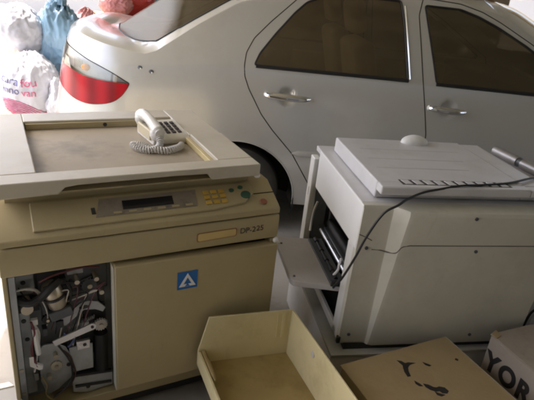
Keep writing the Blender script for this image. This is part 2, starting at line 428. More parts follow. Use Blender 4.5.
rear_glass = rpoly([(-.155, 1.066), (-.125, 1.135), (-.044, 1.243), (.06, 1.365), (.13, 1.43), (.23, 1.468), (.45, 1.487), (.69, 1.488), (.722, 1.36), (.768, 1.062)], .018)
front_glass = rpoly([(.948, 1.055), (.838, 1.478), (1.06, 1.476), (1.18, 1.445), (1.30, 1.40), (1.493, 1.31), (1.7, 1.195), (1.93, 1.06), (1.9, 1.045)], .018)
rear_door = rpoly([(-.212, 1.06), (-.205, 1.13), (-.165, 1.21), (-.075, 1.305), (.085, 1.453), (.17, 1.488), (.30, 1.503), (.825, 1.517), (.806, 1.42), (.866, 1.046), (.936, .749), (.955, .33), (.27, .33), (.249, .369), (.123, .56), (-.016, .702), (-.09, .79), (-.175, .93), (-.205, 1.0)], .012, 2)
front_door = rpoly([(.825, 1.517), (1.06, 1.505), (1.2, 1.473), (1.32, 1.425), (1.52, 1.328), (1.75, 1.20), (2.0, 1.06), (2.03, 1.0), (2.0, .7), (1.9, .33), (.955, .33), (.936, .749), (.866, 1.046), (.806, 1.42)], .012, 2)
tail = sm2([(-1.37, 1.075), (-1.30, 1.06), (-1.206, 1.036), (-1.109, 1.002), (-.986, .958), (-.89, .913), (-.868, .893), (-.912, .825), (-.973, .783), (-1.077, .760), (-1.17, .763), (-1.25, .785), (-1.32, .82), (-1.37, .86)], 4)
clear_part = [(-.86, .898), (-.86, 1.1), (-1.4, 1.1), (-1.4, .955), (-1.36, .955), (-1.244, .938), (-1.138, .910), (-1.03, .902), (-.95, .900)]
circ = lambda cx, cz, r, n=72: [(cx+r*math.cos(2*math.pi*k/n), cz+r*math.sin(2*math.pi*k/n)) for k in range(n)]
arch_r = circ(-.215, .235, .38); arch_f = circ(2.285, .235, .38)
bk_glass = [(p.x, p.y) for p in smooth_path([(-1.075, .95, 0), (-1.07, .80, 0), (-1.01, .55, 0), (-.90, .35, 0), (-.735, .175, 0)], 6)]+[(p.x, p.y) for p in smooth_path([(-.715, .175, 0), (-.49, .205, 0), (-.26, .262, 0), (-.1, .32, 0)], 5)]+[(-.06, .36), (-.02, .6), (0., .95)]
wd_glass = [(1.32, .95), (1.34, .5), (1.42, .34), (1.75, .25), (2.03, .18), (2.1, .24), (2.24, .5), (2.32, .8), (2.32, .95)]
for poly, ax, j0, j1 in ((rear_glass, XZ, NL-3, NL+NU), (front_glass, XZ, NL-3, NL+NU), (rear_door, XZ, 0, NL+NU), (front_door, XZ, 0, NL+NU), (tail, XZ, 0, NL+NU-2), (clear_part, XZ, 0, NL), (arch_r, XZ, 0, NL), (arch_f, XZ, 0, NL), (bk_glass, XY, NL+NU-1, NR), (wd_glass, XY, NL+NU-1, NR)):
    snap(poly, ax, j0, j1)
side_polys = dict(rg=rear_glass, fg=front_glass, rd=rear_door, fd=front_door, tl=tail, tc=clear_part, ar=arch_r, af=arch_f)
SD = {k: sdist(G[..., XZ], p) for k, p in side_polys.items()}
SDc = {k: sdist(G[..., XY], p) for k, p in dict(bg=bk_glass, wg=wd_glass).items()}
regions = {}
faces = []; fside = []
for i in range(NS-1):
    for j in range(NR-1):
        side = j < NL+NU-1
        q = [(i, j), (i+1, j), (i+1, j+1), (i, j+1)]
        parts = [q]
        for k, d in (SD if side else SDc).items():
            dv = [d[x] for x in q]
            if min(dv) < -4e-4 and max(dv) > 4e-4:
                on = [abs(x) <= 4e-4 for x in dv]
                if (on[1] and on[3]) or (not (on[0] and on[2]) and not (on[0] or on[2])): parts = [[q[0], q[1], q[3]], [q[1], q[2], q[3]]]
                else: parts = [[q[0], q[1], q[2]], [q[0], q[2], q[3]]]
                break
        for f in parts: faces.append(f); fside.append(side)
cen = np.array([np.mean([G[a] for a in f], 0) for f in faces]); fside = np.array(fside)
lab = np.full(len(faces), 'body', dtype='<U6')
for k in ('fd', 'rd', 'tl', 'fg', 'rg', 'af', 'ar'):
    lab[fside & inside(cen[:, [0, 2]], side_polys[k])] = k
lab[(lab == 'tl') & inside(cen[:, [0, 2]], clear_part)] = 'tc'
lab[fside & (cen[:, 0] < -1.30) & (cen[:, 1] > .30)] = 'body'
for k, P_ in (('bg', bk_glass), ('wg', wd_glass)): lab[~fside & inside(cen[:, [0, 1]], P_)] = k
regions = {}
for f, k in zip(faces, lab): regions.setdefault(str(k), []).append(f)
def region_mesh(name, key, m, parent, mirror=False, off=0., subset=None):
    ids = {}; vs = []; fs = []
    for f in regions.get(key, []):
        if subset and not subset(np.mean([G[a] for a in f], 0)): continue
        t = []
        for a in f:
            if a not in ids:
                ids[a] = len(vs); p = G[a]; nn = nrm[a[0]]
                p = (p[0]+nn[0]*off, p[1]+nn[1]*off, p[2]); vs.append((p[0], 2*W2-p[1], p[2]) if mirror else tuple(p))
            t.append(ids[a])
        if len(set(t)) >= 3: fs.append(tuple(t[::-1]) if mirror else tuple(t))
    me = bpy.data.meshes.new(name); me.from_pydata(vs, [], fs); me.materials.append(m)
    bm = bmesh.new(); bm.from_mesh(me); bmesh.ops.remove_doubles(bm, verts=bm.verts, dist=2e-5); bmesh.ops.dissolve_degenerate(bm, dist=1e-5, edges=bm.edges)
    bm.to_mesh(me); bm.free()
    for p in me.polygons: p.use_smooth = True
    o = bpy.data.objects.new(name, me); link(o, parent); return o
def both_mesh(name, key, m, parent, off=0.):
    # one mesh spanning both halves, welded on the centre line
    vs = []; fs = []
    for mir in (False, True):
        ids = {}
        for f in regions.get(key, []):
            t = []
            for a in f:
                if a not in ids:
                    ids[a] = len(vs); p = G[a]; vs.append((p[0], 2*W2-p[1] if mir else p[1], p[2]+off))
                t.append(ids[a])
            if len(set(t)) >= 3: fs.append(tuple(t[::-1]) if mir else tuple(t))
    me = bpy.data.meshes.new(name); me.from_pydata(vs, [], fs); me.materials.append(m)
    bm = bmesh.new(); bm.from_mesh(me); bmesh.ops.remove_doubles(bm, verts=bm.verts, dist=1e-4); bm.to_mesh(me); bm.free()
    for p in me.polygons: p.use_smooth = True
    o = bpy.data.objects.new(name, me); link(o, parent); return o
body = both_mesh('body', 'body', M['paint'], car)
both_mesh('rear_window', 'bg', M['glass_rear'], car); both_mesh('windscreen', 'wg', M['glass'], car)
def mirpts(pts, mir): return [Vector((p[0], 2*W2-p[1] if mir else p[1], p[2])) for p in pts]
def dens(poly, d=.02, closed=True):
    out = []; n = len(poly)
    for i in range(n if closed else n-1):
        a = Vector(poly[i]); b = Vector(poly[(i+1) % n]); k = max(1, int((b-a).length/d))
        for j in range(k): out.append(a+(b-a)*j/k)
    if not closed: out.append(Vector(poly[-1]))
    return out
def ring(poly, off=0., closed=True): return [surf(p.x, p.y, off) for p in dens(poly, .02, closed)]
for mir in (False, True):
    for key, gk, poly, gp, (hx, hz), x0, x1 in (('rd', 'rg', rear_door, rear_glass, HC[0], -.078, .19), ('fd', 'fg', front_door, front_glass, HC[1], .925, 1.15)):
        door = region_mesh('door', key, M['paint'], car, mir)
        region_mesh('window', gk, M['glass'], door, mir, off=-.004)
        MB().tube(mirpts(ring(gp, .0), mir), .0055, 6, True).build('window_seal', M['black'], door)
        # thick rubber strip along the sill of the window
        if key == 'rd': bl = [(-.145, 1.062), (.2, 1.060), (.5, 1.059), (.772, 1.057)]
        else: bl = [(.945, 1.052), (1.3, 1.048), (1.6, 1.044), (1.92, 1.046)]
        MB().tube(mirpts(ring(bl, .001, False), mir), .011, 8).build('sill_strip', M['black'], door)
        if key == 'rd':   # bright pillar edge behind the pane
            MB().tube(mirpts([surf(.722+(.771-.722)*t+.012, 1.36+(1.066-1.36)*t, .001) for t in np.linspace(-.35, 1, 12)], mir), .0055, 6).build('pillar_trim', M['chrome'], door)
        MB().tube(mirpts(ring(poly, -.0012), mir), .0033, 6, True).build('panel_gap', M['slot'], body)
        yo = surf(hx, hz-.065).y
        path = smooth_path([(x0, yo-.004, hz+.004), (x0+.03, yo-.022, hz+.004), ((x0+x1)/2, yo-.032, hz), (x1-.04, yo-.024, hz-.003), (x1, yo-.003, hz-.004)], 6)
        rads = [.0125+.0085*math.sin(math.pi*min(1, (k+1)/len(path)*1.0)) for k in range(len(path))]
        hnd = MB().tube(mirpts(path, mir), rads, 12, flat=.75).build('handle', M['chrome'], door)
        MB().box(x0+.003, x0+.05, yo-.034, yo-.012, hz+.012, hz+.019).build('lock_cover', M['alu'], hnd) if not mir else None
    # moulding low on the doors
    for (a, b) in ((.12, .93), (.965, 1.9)):
        mb = MB(); pts = [surf(x, .565, .003) for x in np.linspace(a, b, 24)]
        mb.tube(mirpts(pts, mir), [.004]+[.018]*22+[.004], 8, flat=.5).build('side_moulding', M['paint'], car)
    # tail lamp: red part with the clear lens over it
    tl = region_mesh('tail_light', 'tl', M['tail_red'], car, mir, off=.004)
    region_mesh('clear_lens', 'tc', M['clear'], tl, mir, off=.004)
    region_mesh('lamp_back', 'tc', M['dull'], tl, mir, off=-.02)
    for k in range(6):
        a_ = surf(-1.205+.011*k, .945+.0*k, -.004); b_ = surf(-1.205+.011*k, 1.012-.004*k, -.004)
        MB().tube(mirpts([a_, b_], mir), .0018, 5).build('lamp_rib', M['metal_dark'], tl)
    bp = surf(-1.135, .955, -.012)
    MB().ell(mirpts([bp], mir)[0], .026, .012, .02).build('bulb', M['amber'], tl)
    MB().tube(mirpts(ring(tail, 0.), mir), .003, 6, True).build('lamp_gap', M['slot'], tl)
    # wheel arch liners, wheels
    for cx in (-.215, 2.285):
        mb = MB(); n = 40; vs = []
        for k in range(n+1):
            a = -.25+(math.pi+.5)*k/n
            for y, r in ((.028, .381), (.06, .40), (.40, .40), (.401, .05)):
                yy = 2*W2-y if mir else y
                vs.append((cx+r*math.cos(a), yy, .235+r*math.sin(a)))
        mb.add(vs, [(k*4+i, k*4+4+i, k*4+5+i, k*4+1+i) for k in range(n) for i in range(3)])
        mb.build('wheel_well', M['liner'], body)
        lip = [surf(cx+.382*math.cos(a), .235+.382*math.sin(a), -.001) for a in np.linspace(.0, math.pi, 50)]
        MB().tube(mirpts(lip, mir), .005, 6).build('arch_lip', M['paint'], body)
        T = Matrix.Translation((cx, 2*W2-.125 if mir else .125, .285)) @ Matrix.Rotation(R(90 if not mir else -90), 4, 'X')
        wh = bpy.data.objects.new('wheel', None); link(wh, car); wh.empty_display_size = .1
        MB().lathe([(.19, -.09), (.25, -.093), (.275, -.08), (.285, -.05), (.285, .05), (.275, .08), (.25, .093), (.19, .09), (.185, .0), (.19, -.09)], 48, T).build('tyre', M['tyre'], wh)
        mb = MB(); mb.lathe([(.188, .085), (.17, .07), (.16, .03), (.001, .02)], 40, T)
        for k in range(7):
            mb.box(.02, .175, -.022, .022, .03, .07, T @ Matrix.Rotation(2*math.pi*k/7, 4, 'Z'))
        mb.lathe([(.05, .03), (.05, .075), (.001, .085)], 24, T); mb.build('rim', M['alu'], wh)
# two small studs on the rear wing, boot seam
for X, Z in ((-.807, .995), (-.742, .978)):
    p = surf(X, Z, .002)
    MB().ell((p.x, p.y+.001, p.z), .014, .004, .011).build('sensor_stud', M['metal_dark'], body)
    MB().ell((p.x+.005, p.y-.0015, p.z-.005), .006, .003, .005).build('stud_glint', M['cream_white'], body)  # off-white dot paints a small highlight on the stud
# glass surround of the back window
ii = []
def cap_pt(x, y, off=.001):
    i = np.interp(x, G0[:, NL+NU-1, 0][n_c//4:], np.arange(NS)[n_c//4:]); i0 = int(min(max(i, 0), NS-2)); f = i-i0
    c = G0[i0, NL+NU-1:]*(1-f)+G0[i0+1, NL+NU-1:]*f
    return Vector((x, y, float(np.interp(y, c[:, 1], c[:, 2]))+off))
bgp = dens(bk_glass[:-1], .03, False)
pts = [cap_pt(p.x, p.y) for p in bgp if p.y <= .85]
pts = pts+[Vector((p.x, 2*W2-p.y, p.z)) for p in reversed(pts)]
MB().tube(pts, .005, 6, True).build('window_rubber', M['black'], body)
# boot lid gap
bl = [cap_pt(-1.335, .85, 0), cap_pt(-1.30, .5, 0), cap_pt(-1.12, .26, 0), cap_pt(-.93, .20, 0), cap_pt(-.80, .19, 0)]
# underbody and cabin
MB().box(-1.15, 2.6, .43, 2*W2-.43, .21, .25).build('underbody', M['liner'], car)
MB().box(.22, 1.85, .09, 2*W2-.09, .34, .37).build('cabin_floor', M['trim'], car)
for y in (.15, .95):
    s_ = bpy.data.objects.new('front_seat', None); link(s_, car)
    T = Matrix.Translation((.62, y, .75)) @ Matrix.Rotation(R(-14), 4, 'Y')
    MB().box(-.07, .07, 0, .5, -.15, .50, T).build('seat_back', M['seat'], s_, bevel=.045, seg=4)
    MB().box(-.05, .05, .12, .38, .54, .74, T).build('headrest', M['seat'], s_, bevel=.035, seg=4)
    MB().box(.62, 1.15, y, y+.5, .45, .63).build('seat_cushion', M['seat'], s_, bevel=.05, seg=4)
MB().box(-.62, -.46, .17, 2*W2-.17, .55, 1.10, Matrix.Translation((.1, 0, 0)) @ Matrix.Rotation(R(-12), 4, 'Y')).build('rear_bench', M['seat'], car, bevel=.05, seg=4)
MB().box(-.5, .1, .43, 2*W2-.43, .40, .62).build('bench_cushion', M['seat'], car, bevel=.05, seg=4)
MB().box(-1.0, -.55, .28, 2*W2-.28, 1.02, 1.045).build('parcel_shelf', M['dash'], car)
for y in (.10, 2*W2-.13): MB().box(.24, 1.8, y, y+.03, .40, .98).build('door_trim', M['trim'], car, bevel=.012)
MB().box(1.6, 2.1, .14, 2*W2-.14, .6, 1.02).build('dashboard', M['dash'], car, bevel=.06, seg=4)
for y in (-.07, 2*W2+.07):
    mr_ = MB(); mr_.ell((1.86, y, 1.09), .05, .10, .065, fn=lambda d: 1.25 if d.x < -.3 else 1.25-.25*(d.x+.3)); mr_.build('wing_mirror', M['paint'], car)

# ---------------------------------------------------------------- left photocopier
LC = empty('photocopier', (-.049, 1.698, 0), 29.5, 'yellowed beige photocopier without lid, its left front compartment open', 'photocopier', None)
BG, BT = M['beige'], M['beige_top']
# cabinet shell
mb = MB()
mb.box(-.832, -.818, -.045, .72, .06, .672)           # left wall
mb.box(.056, .078, -.055, .72, .06, .672)             # right wall
mb.box(-.818, .056, .705, .72, .06, .672)             # back
mb.box(-.50, -.485, -.03, .705, .14, .672)            # divider
mb.box(-.818, .056, -.02, .705, .06, .10)             # floor
mb.build('cabinet', BG, LC, bevel=.003)
MB().box(-.80, .05, .0, .70, .012, .058).build('plinth', M['dark'], LC)
MB().box(-.486, .056, -.018, -.01, .10, .672).build('dark_recess', M['slot'], LC)
for u in (-.74, -.02):
    for n in (.06, .62):
        MB().cyl((u, n, .03), .03, .03, 'x').build('caster', M['black'], LC)
fas = MB().prism([(-.062, .680), (-.066, .70), (-.066, .762), (-.06, .772), (.72, .772), (.72, .674), (-.03, .674)], FN, -.834, .080).build('fascia', BG, LC, bevel=.003)
deck = MB().prism([(-.062, .777), (-.062, .798), (-.050, .806), (.055, .863), (.72, .863), (.72, .777)], FN, -.834, .080).build('control_deck', BG, LC, bevel=.003)
MB().box(-.82, .066, -.045, .70, .7725, .7765).build('seam', M['slot'], deck)
# door
door = MB().prism([(-.513, .152), (.080, .152), (.080, .658), (-.513, .668)], FU, -.078, -.034).build('door', BG, LC, bevel=.005, seg=3)
MB().box(-.5165, -.5135, -.076, -.036, .155, .664).build('lit_door_edge', M['cream'], door)  # paler strip paints the light on the door's side edge
# sticker with a triangle mark
stk = MB().box(-.304, -.231, -.0795, -.0785, .537, .607).build('sticker', M['blue'], LC)
tri = lambda s, dz: [(-.2675-.030*s, .572-.022*s+dz), (-.2675+.030*s, .572-.022*s+dz), (-.2675, .572+.030*s+dz)]
mk = MB()
A, B = tri(1.0, -.002), tri(.50, -.004)
for k in range(3):
    a, b, c, d = A[k], A[(k+1) % 3], B[(k+1) % 3], B[k]
    mk.prism([a, b, c, d], FU, -.0812, -.0798)
mk.build('triangle_mark', M['white'], stk, smooth=False)
MB().prism([(-.277, .549), (-.258, .549), (-.2675, .560)], FU, -.0815, -.0798).build('triangle_foot', M['blue'], stk, smooth=False)
# badge and model writing
bd = MB().prism(rpoly([(-.236, .708), (-.088, .712), (-.088, .744), (-.236, .742)], .008), FU, -.0675, -.0664).build('badge', M['label_edge'], LC, smooth=False)
MB().prism(rpoly([(-.232, .711), (-.092, .715), (-.092, .741), (-.232, .739)], .007), FU, -.0685, -.0672).build('badge_face', M['label'], bd, smooth=False)
RX = Matrix.Rotation(R(90), 4, 'X')
text_part('model_writing', 'DP-2', .030, M['ink_soft'], Matrix.Translation((-.045, -.0668, .727)) @ RX, LC, 1.0)
text_part('model_writing', '25', .030, M['ink_purple'], Matrix.Translation((.003, -.0668, .729)) @ RX, LC, 1.0)
MB().ell((.070, -.070, .672), .010, .008, .010).build('white_catch', M['white'], LC)
# sloping operator panel
SL = lambda n: .806+(n+.05)*.543
def slope_prism(poly, t0, t1): return MB().prism(poly, lambda p, t: (p[0], p[1]-.48*t, SL(p[1])+.88*t), t0, t1)
pan = slope_prism([(-.735, -.046), (-.17, -.044), (-.145, -.040), (-.05, -.032), (-.005, .004), (-.002, .046), (-.735, .046)], -.004, .009).build('control_panel', BG, LC, bevel=.003)
slope_prism([(-.555, -.026), (-.225, -.026), (-.215, .034), (-.535, .034)], .0092, .0105).build('panel_film', M['panel_grey'], pan)
slope_prism([(-.469, -.010), (-.303, -.010), (-.301, .020), (-.467, .020)], .0106, .0125).build('display', M['lcd'], pan)
slope_prism([(-.565, -.014), (-.553, -.014), (-.553, .006), (-.565, .006)], .0092, .012).build('slider', M['dark'], pan)
for r in range(3):
    for c in range(3):
        u = -.193+c*.029; n = -.026+r*.019
        slope_prism([(u, n), (u+.021, n), (u+.021, n+.012), (u, n+.012)], .009, .015).build('key', M['key_y'], pan, bevel=.0015)
for k in range(6):
    u = -.50+k*.047; slope_prism([(u, -.022), (u+.025, -.022), (u+.025, -.015), (u, -.015)], .0106, .013).build('small_key', M['beige'], pan)
def btn(u, n, ru, rn, m, t):
    slope_prism([(u+ru*math.cos(a), n+rn*math.sin(a)) for a in np.linspace(0, 2*math.pi, 21)[:-1]], .002, t).build('button', m, pan, bevel=.0015)
btn(-.038, -.004, .019, .014, M['key_g'], .014); btn(-.085, .018, .010, .007, M['key_g'], .013); btn(-.048, .026, .010, .007, M['key_g'], .013)
btn(.022, -.034, .013, .010, M['key_r'], .008)
slope_prism([(-.002, .0), (.079, .0), (.079, .003), (-.002, .003)], .0004, .0012).build('deck_seam', M['slot'], deck)
# scanner head
hd = MB().box(-.80, .0, .06, .72, .862, .899).build('scanner_base', BG, LC)
fr = MB().prism([(-.832, .900), (-.655, .902), (-.635, .922), (-.60, .927), (-.30, .929), (-.18, .927), (-.165, .904), (.016, .904), (.016, .948), (-.832, .948)], FU, .0, .074)
fr.box(-.832, -.706, .0742, .352, .900, .948).box(-.832, -.706, .3575, .75, .900, .944)
fr.box(-.118, .016, .0742, .372, .904, .948).box(-.118, .016, .3775, .75, .904, .944)
fr.box(-.7058, -.1182, .632, .75, .900, .944)
top = fr.build('scanner_frame', BT, LC, bevel=.004, seg=3, merge=False)
MB().box(-.826, .010, .02, .745, .8985, .903).build('frame_underside', BG, LC)
MB().box(-.7055, -.1185, .0745, .6315, .904, .912).build('platen', M['platen'], LC)
MB().box(-.135, -.1185, .085, .62, .9125, .935).build('platen_rim', M['rim_yellow'], LC, bevel=.003)
MB().box(-.70, -.15, .619, .6315, .9125, .936).build('platen_back_rim', M['beige'], LC, bevel=.002)
MB().box(-.70, -.15, .0745, .082, .9125, .938).build('platen_front_rim', M['cream_white'], LC, bevel=.002)
MB().cyl((-.40, .618, .925), .008, .006, 'y').build('pilot_hole', M['dark'], LC)
MB().box(-.19, -.125, .55, .618, .9125, .918).build('rim_shadow_patch', M['dark'], LC)  # dark slab paints the shadow of the frame's inner wall
MB().ell((.012, .012, .900), .012, .010, .008).build('white_clip', M['white'], LC)
# open compartment with the works
MT, MD = M['metal'], M['metal_dark']
plate = MB().box(-.817, -.501, .060, .068, .10, .672).build('chassis_plate', M['inside'], LC)
MB().box(-.817, -.797, -.030, .059, .10, .66).build('side_flange', MT, LC, bevel=.002)
fl = MB(); fl.box(-.797, -.742, .030, .040, .55, .655).box(-.797, -.765, .030, .040, .14, .53); fl.build('bracket_plate', MT, LC, bevel=.002)
MB().box(-.735, -.515, .045, .055, .52, .665).build('upper_plate', MD, LC, bevel=.002)
mo = MB(); T = Matrix.Translation((-.690, .005, .553)) @ Matrix.Rotation(R(-14), 4, 'Y')
mo.lathe([(.001, -.05), (.026, -.05), (.030, -.044), (.030, .03), (.024, .042), (.012, .046), (.001, .047)], 24, T)
motor = mo.build('motor', M['brass'], LC)
MB().lathe([(.032, -.012), (.034, -.012), (.034, -.004), (.032, -.004)], 24, T).build('motor_band', M['dark'], motor)
MB().box(-.035, .035, -.03, .04, -.085, -.05, T).build('motor_mount', MD, motor, bevel=.003)
MB().tube(smooth_path([(-.80, -.01, .562), (-.765, -.03, .556), (-.73, -.03, .570), (-.70, -.03, .600), (-.67, -.02, .618)], 6), .013, 8).build('black_arm', M['black'], LC)
MB().cyl((-.772, .0, .532), .018, .06, 'y').build('spindle', M['brass'], LC)
MB().box(-.803, -.735, .012, .029, .495, .545).build('dark_pocket', M['dark'], LC)
MB().prism([(-.687, .43), (-.675, .452), (-.612, .503), (-.585, .508), (-.555, .498), (-.530, .468), (-.540, .452), (-.565, .468), (-.60, .474), (-.66, .425)], FU, -.004, .004).build('lever', MT, LC, bevel=.0015)
MB().prism([(-.612+.017*math.cos(a)+.012, .482+.007*math.sin(a)+.004) for a in np.linspace(0, 2*math.pi, 15)[:-1]], FU, -.0055, -.0043).build('lever_slot', M['dark'], LC)
ang = math.atan2(.411-.372, -.577+.704)
T = Matrix.Translation((-.704, -.02, .374)) @ Matrix.Rotation(-ang, 4, 'Y')
MB().prism([(0, -.011)]+[(.130+.013*math.cos(a), .013*math.sin(a)) for a in np.linspace(-1.5, 1.5, 9)]+[(0, .011)], lambda p, t: T @ Vector((p[0], t, p[1])), -.003, .003).build('lever', M['alu'], LC, bevel=.001)
MB().cyl(T @ Vector((.130, -.004, 0)), .005, .004, 'y').build('lever_pin', M['dark'], LC)
bp_ = [(-.752, .338), (-.735, .356), (-.695, .352), (-.667, .330), (-.645, .285), (-.640, .225), (-.655, .190), (-.70, .150), (-.735, .135), (-.752, .20)]
MB().prism(bp_, FU, .006, .012).build('rounded_plate', MT, LC, bevel=.002)
MB().box(-.655, -.578, .0, .006, .215, .325).build('square_plate', MT, LC, bevel=.002)
MB().box(-.632, -.588, -.014, -.001, .318, .354).build('square_bracket', M['alu'], LC, bevel=.002)
MB().cyl((-.606, -.0145, .338), .006, .003, 'y').build('screw', M['dark'], LC)
MB().cyl((-.548, .015, .275), .024, .16, 'z').build('black_roller', M['black'], LC)
MB().box(-.60, -.525, .03, .044, .36, .45).build('dark_pocket', M['dark'], LC)
MB().tube([(-.757, -.02, .449), (-.755, -.022, .40), (-.752, -.02, .345)], .0085, 8).build('white_clip', M['white'], LC)
MB().prism([(-.782, .345), (-.768, .345), (-.768, .318), (-.742, .300), (-.744, .285), (-.755, .284), (-.782, .308)], FU, -.03, -.018).build('white_hook', M['white'], LC, bevel=.002)
MB().box(-.765, -.745, -.02, -.005, .462, .482).build('connector', M['white'], LC, bevel=.001)
MB().box(-.690, -.668, -.012, .01, .426, .452).build('switch', M['dark'], LC)
for z0, z1 in ((.190, .2), (.14, .15)):
    MB().prism([(-.644, z0+.012), (-.517, z0-.006), (-.517, z0-.014), (-.644, z0+.002)], FU, -.002, .012).build('slot_rail', M['dark'], LC)
MB().prism([(-.652, .188), (-.512, .170), (-.512, .112), (-.56, .108), (-.60, .10), (-.652, .12)], FU, .004, .016).build('lower_plate', MT, LC, bevel=.002)
def gear(u, z, n, r, teeth, m, nm='gear'):
    pts = []
    for k in range(teeth*4):
        a = 2*math.pi*k/(teeth*4); q = r if k % 4 < 2 else r*.86
        pts.append((u+q*cos_(a), z+q*sin_(a)))
    g_ = MB().prism(pts, FU, n, n+.010).build(nm, m, LC, smooth=False)
    MB().cyl((u, n-.003, z), r*.3, .012, 'y', 14).build('gear_hub', M['brass'], g_)
cos_, sin_ = math.cos, math.sin
gear(-.60, .285, .018, .034, 22, M['dark']); gear(-.548, .395, .0, .024, 16, M['tray_grey']); gear(-.715, .46, .0, .018, 14, M['dark']); gear(-.575, .545, .03, .028, 18, MD); gear(-.70, .26, .0, .020, 16, M['cream'])
for k, (u, z, du, dz) in enumerate(((-.62, .62, .05, .02), (-.56, .64, .035, .018), (-.66, .585, .02, .03), (-.60, .40, .03, .02), (-.725, .40, .016, .03), (-.54, .50, .02, .045), (-.765, .22, .014, .03), (-.60, .135, .05, .012))):
    MB().box(u-du/2, u+du/2, .012, .04, z-dz/2, z+dz/2).build('bracket', (MT, MD, M['dark'])[k % 3], LC, bevel=.0015)
hx_ = [(-.655+.09*t, .016+.006*math.sin(t*90), .395+.03*t+.006*math.cos(t*90)) for t in np.linspace(0, 1, 150)]
MB().tube(hx_, .0012, 5).build('spring', M['alu'], LC)
for k in range(9):
    a = k*1.7; MB().tube(smooth_path([(-.79+.02*k, .0, .60-.012*k), (-.77+.03*k, -.012, .56+.02*math.sin(a)), (-.735+.02*k, -.008, .50+.03*math.cos(a)), (-.73+.012*k, .01, .45-.02*k)], 6), .0022, 5).build('wire', (M['black'], M['cord'], M['ink_purple'])[k % 3], LC)
wires = [((-.676, .33), (-.655, .30), (-.648, .262), (-.642, .22), (-.66, .18), (-.70, .145)), ((-.69, .36), (-.662, .30), (-.652, .25), (-.66, .19), (-.72, .14)), ((-.765, .48), (-.758, .44), (-.765, .40), (-.772, .36), (-.76, .30)), ((-.76, .47), (-.745, .43), (-.748, .38), (-.757, .33), (-.77, .27)), ((-.73, .62), (-.70, .635), (-.66, .64), (-.60, .65), (-.55, .645)), ((-.72, .60), (-.675, .612), (-.62, .60), (-.575, .615)), ((-.70, .49), (-.665, .487), (-.645, .51), (-.64, .57), (-.66, .62)), ((-.80, .60), (-.77, .605), (-.74, .59), (-.72, .56)), ((-.75, .25), (-.735, .21), (-.74, .16), (-.70, .115)), ((-.67, .40), (-.65, .385), (-.64, .36), (-.66, .34))]
wc = [(.08, .04, .03), (.02, .02, .02), (.16, .03, .045), (.75, .72, .7), (.12, .035, .04), (.02, .02, .02), (.02, .02, .02), (.55, .53, .5), (.25, .2, .1), (.1, .12, .3)]
for k, (wp, c) in enumerate(zip(wires, wc)):
    m = mat('wire_insulation', c, .5)
    MB().tube(smooth_path([(u, -.012-.006*(k % 3)-.004*math.sin(i*2.1), z) for i, (u, z) in enumerate(wp)], 6), .0035, 6).build('wire', m, LC)
for (u, z) in ((-.807, .30), (-.807, .20)): MB().cyl((u, -.031, z), .006, .004, 'y', 10).build('screw', M['brass'], LC)
for (u, z, n) in ((-.785, .642, .029), (-.775, .597, .029), (-.631, .565, .044), (-.562, .575, .044), (-.785, .45, .029), (-.78, .375, .029), (-.66, .25, .005), (-.60, .13, .003)):
    MB().cyl((u, n, z), .0075, .003, 'y', 12).build('hole_plug', M['dark'], LC)
for (u, z) in ((-.56, .60), (-.62, .60), (-.545, .545), (-.725, .225), (-.70, .31)): MB().cyl((u, .0, z), .008, .05 if z > .5 else .026, 'y', 12).build('stud', M['brass'], LC)
MB().tube([(-.95, .30, .487), (-.835, .30, .487)], .012, 10).build('side_rod', M['alu'], LC)

# ---------------------------------------------------------------- telephone on the platen
ph = empty('telephone', (0, 0, 0), 0, 'ivory desk telephone with coiled cord lying on the platen of the beige photocopier', 'telephone')
aL = R(29.5); eL = Vector((math.cos(aL), math.sin(aL), 0)); nL = Vector((-math.sin(aL), math.cos(aL), 0))
ph.location = Vector((-.049, 1.698, 0))+eL*(-.205)+nL*.445+Vector((0, 0, .9122)); ph.rotation_euler = (0, 0, R(29.5+6))
pb = MB().prism(rpoly([(-.085, 0.), (-.085, .020), (-.06, .030), (.08, .052), (.095, .047), (.095, .0)], .008), FN, -.075, .085).build('phone_base', M['phone'], ph, bevel=.006, seg=3)
zs = lambda y: .0305+(y+.06)*.157
for r in range(4):
    for c in range(3):
        u = -.002+c*.024; n = -.045+r*.026
        MB().prism([(u, n), (u+.015, n), (u+.015, n+.019), (u, n+.019)], lambda p, t: (p[0], p[1], zs(p[1])+t), -.003, .004).build('key', M['ink_soft'], pb, bevel=.001)
# handset along the left side
hs = MB(); path = smooth_path([(-.062, -.115, .058), (-.062, -.085, .066), (-.060, -.02, .080), (-.058, .04, .084), (-.056, .085, .078), (-.056, .108, .064)], 6)
rads = []
for p in path:
    t = (p.y+.115)/.223; rads.append(.020+.006*abs(2*t-1)**2 if .04 < t < .97 else .018)
hs.tube(path, rads, 14)
T1 = Matrix.Translation((-.062, -.088, .050)); T2 = Matrix.Translation((-.057, .086, .062))
for T in (T1, T2): hs.lathe([(.001, -.022), (.020, -.022), (.027, -.010), (.028, .006), (.022, .018), (.001, .020)], 20, T)
hand = hs.build('handset', M['phone'], ph, ang=60, merge=False)
for T in (T1, T2): MB().lathe([(.001, -.0245), (.019, -.0245), (.0215, -.0225), (.001, -.0222)], 20, T).build('ear_cap', M['phone_y'], hand)
MB().box(-.085, -.072, -.07, .06, .018, .058).build('cradle_side', M['phone_y'], pb, bevel=.004)
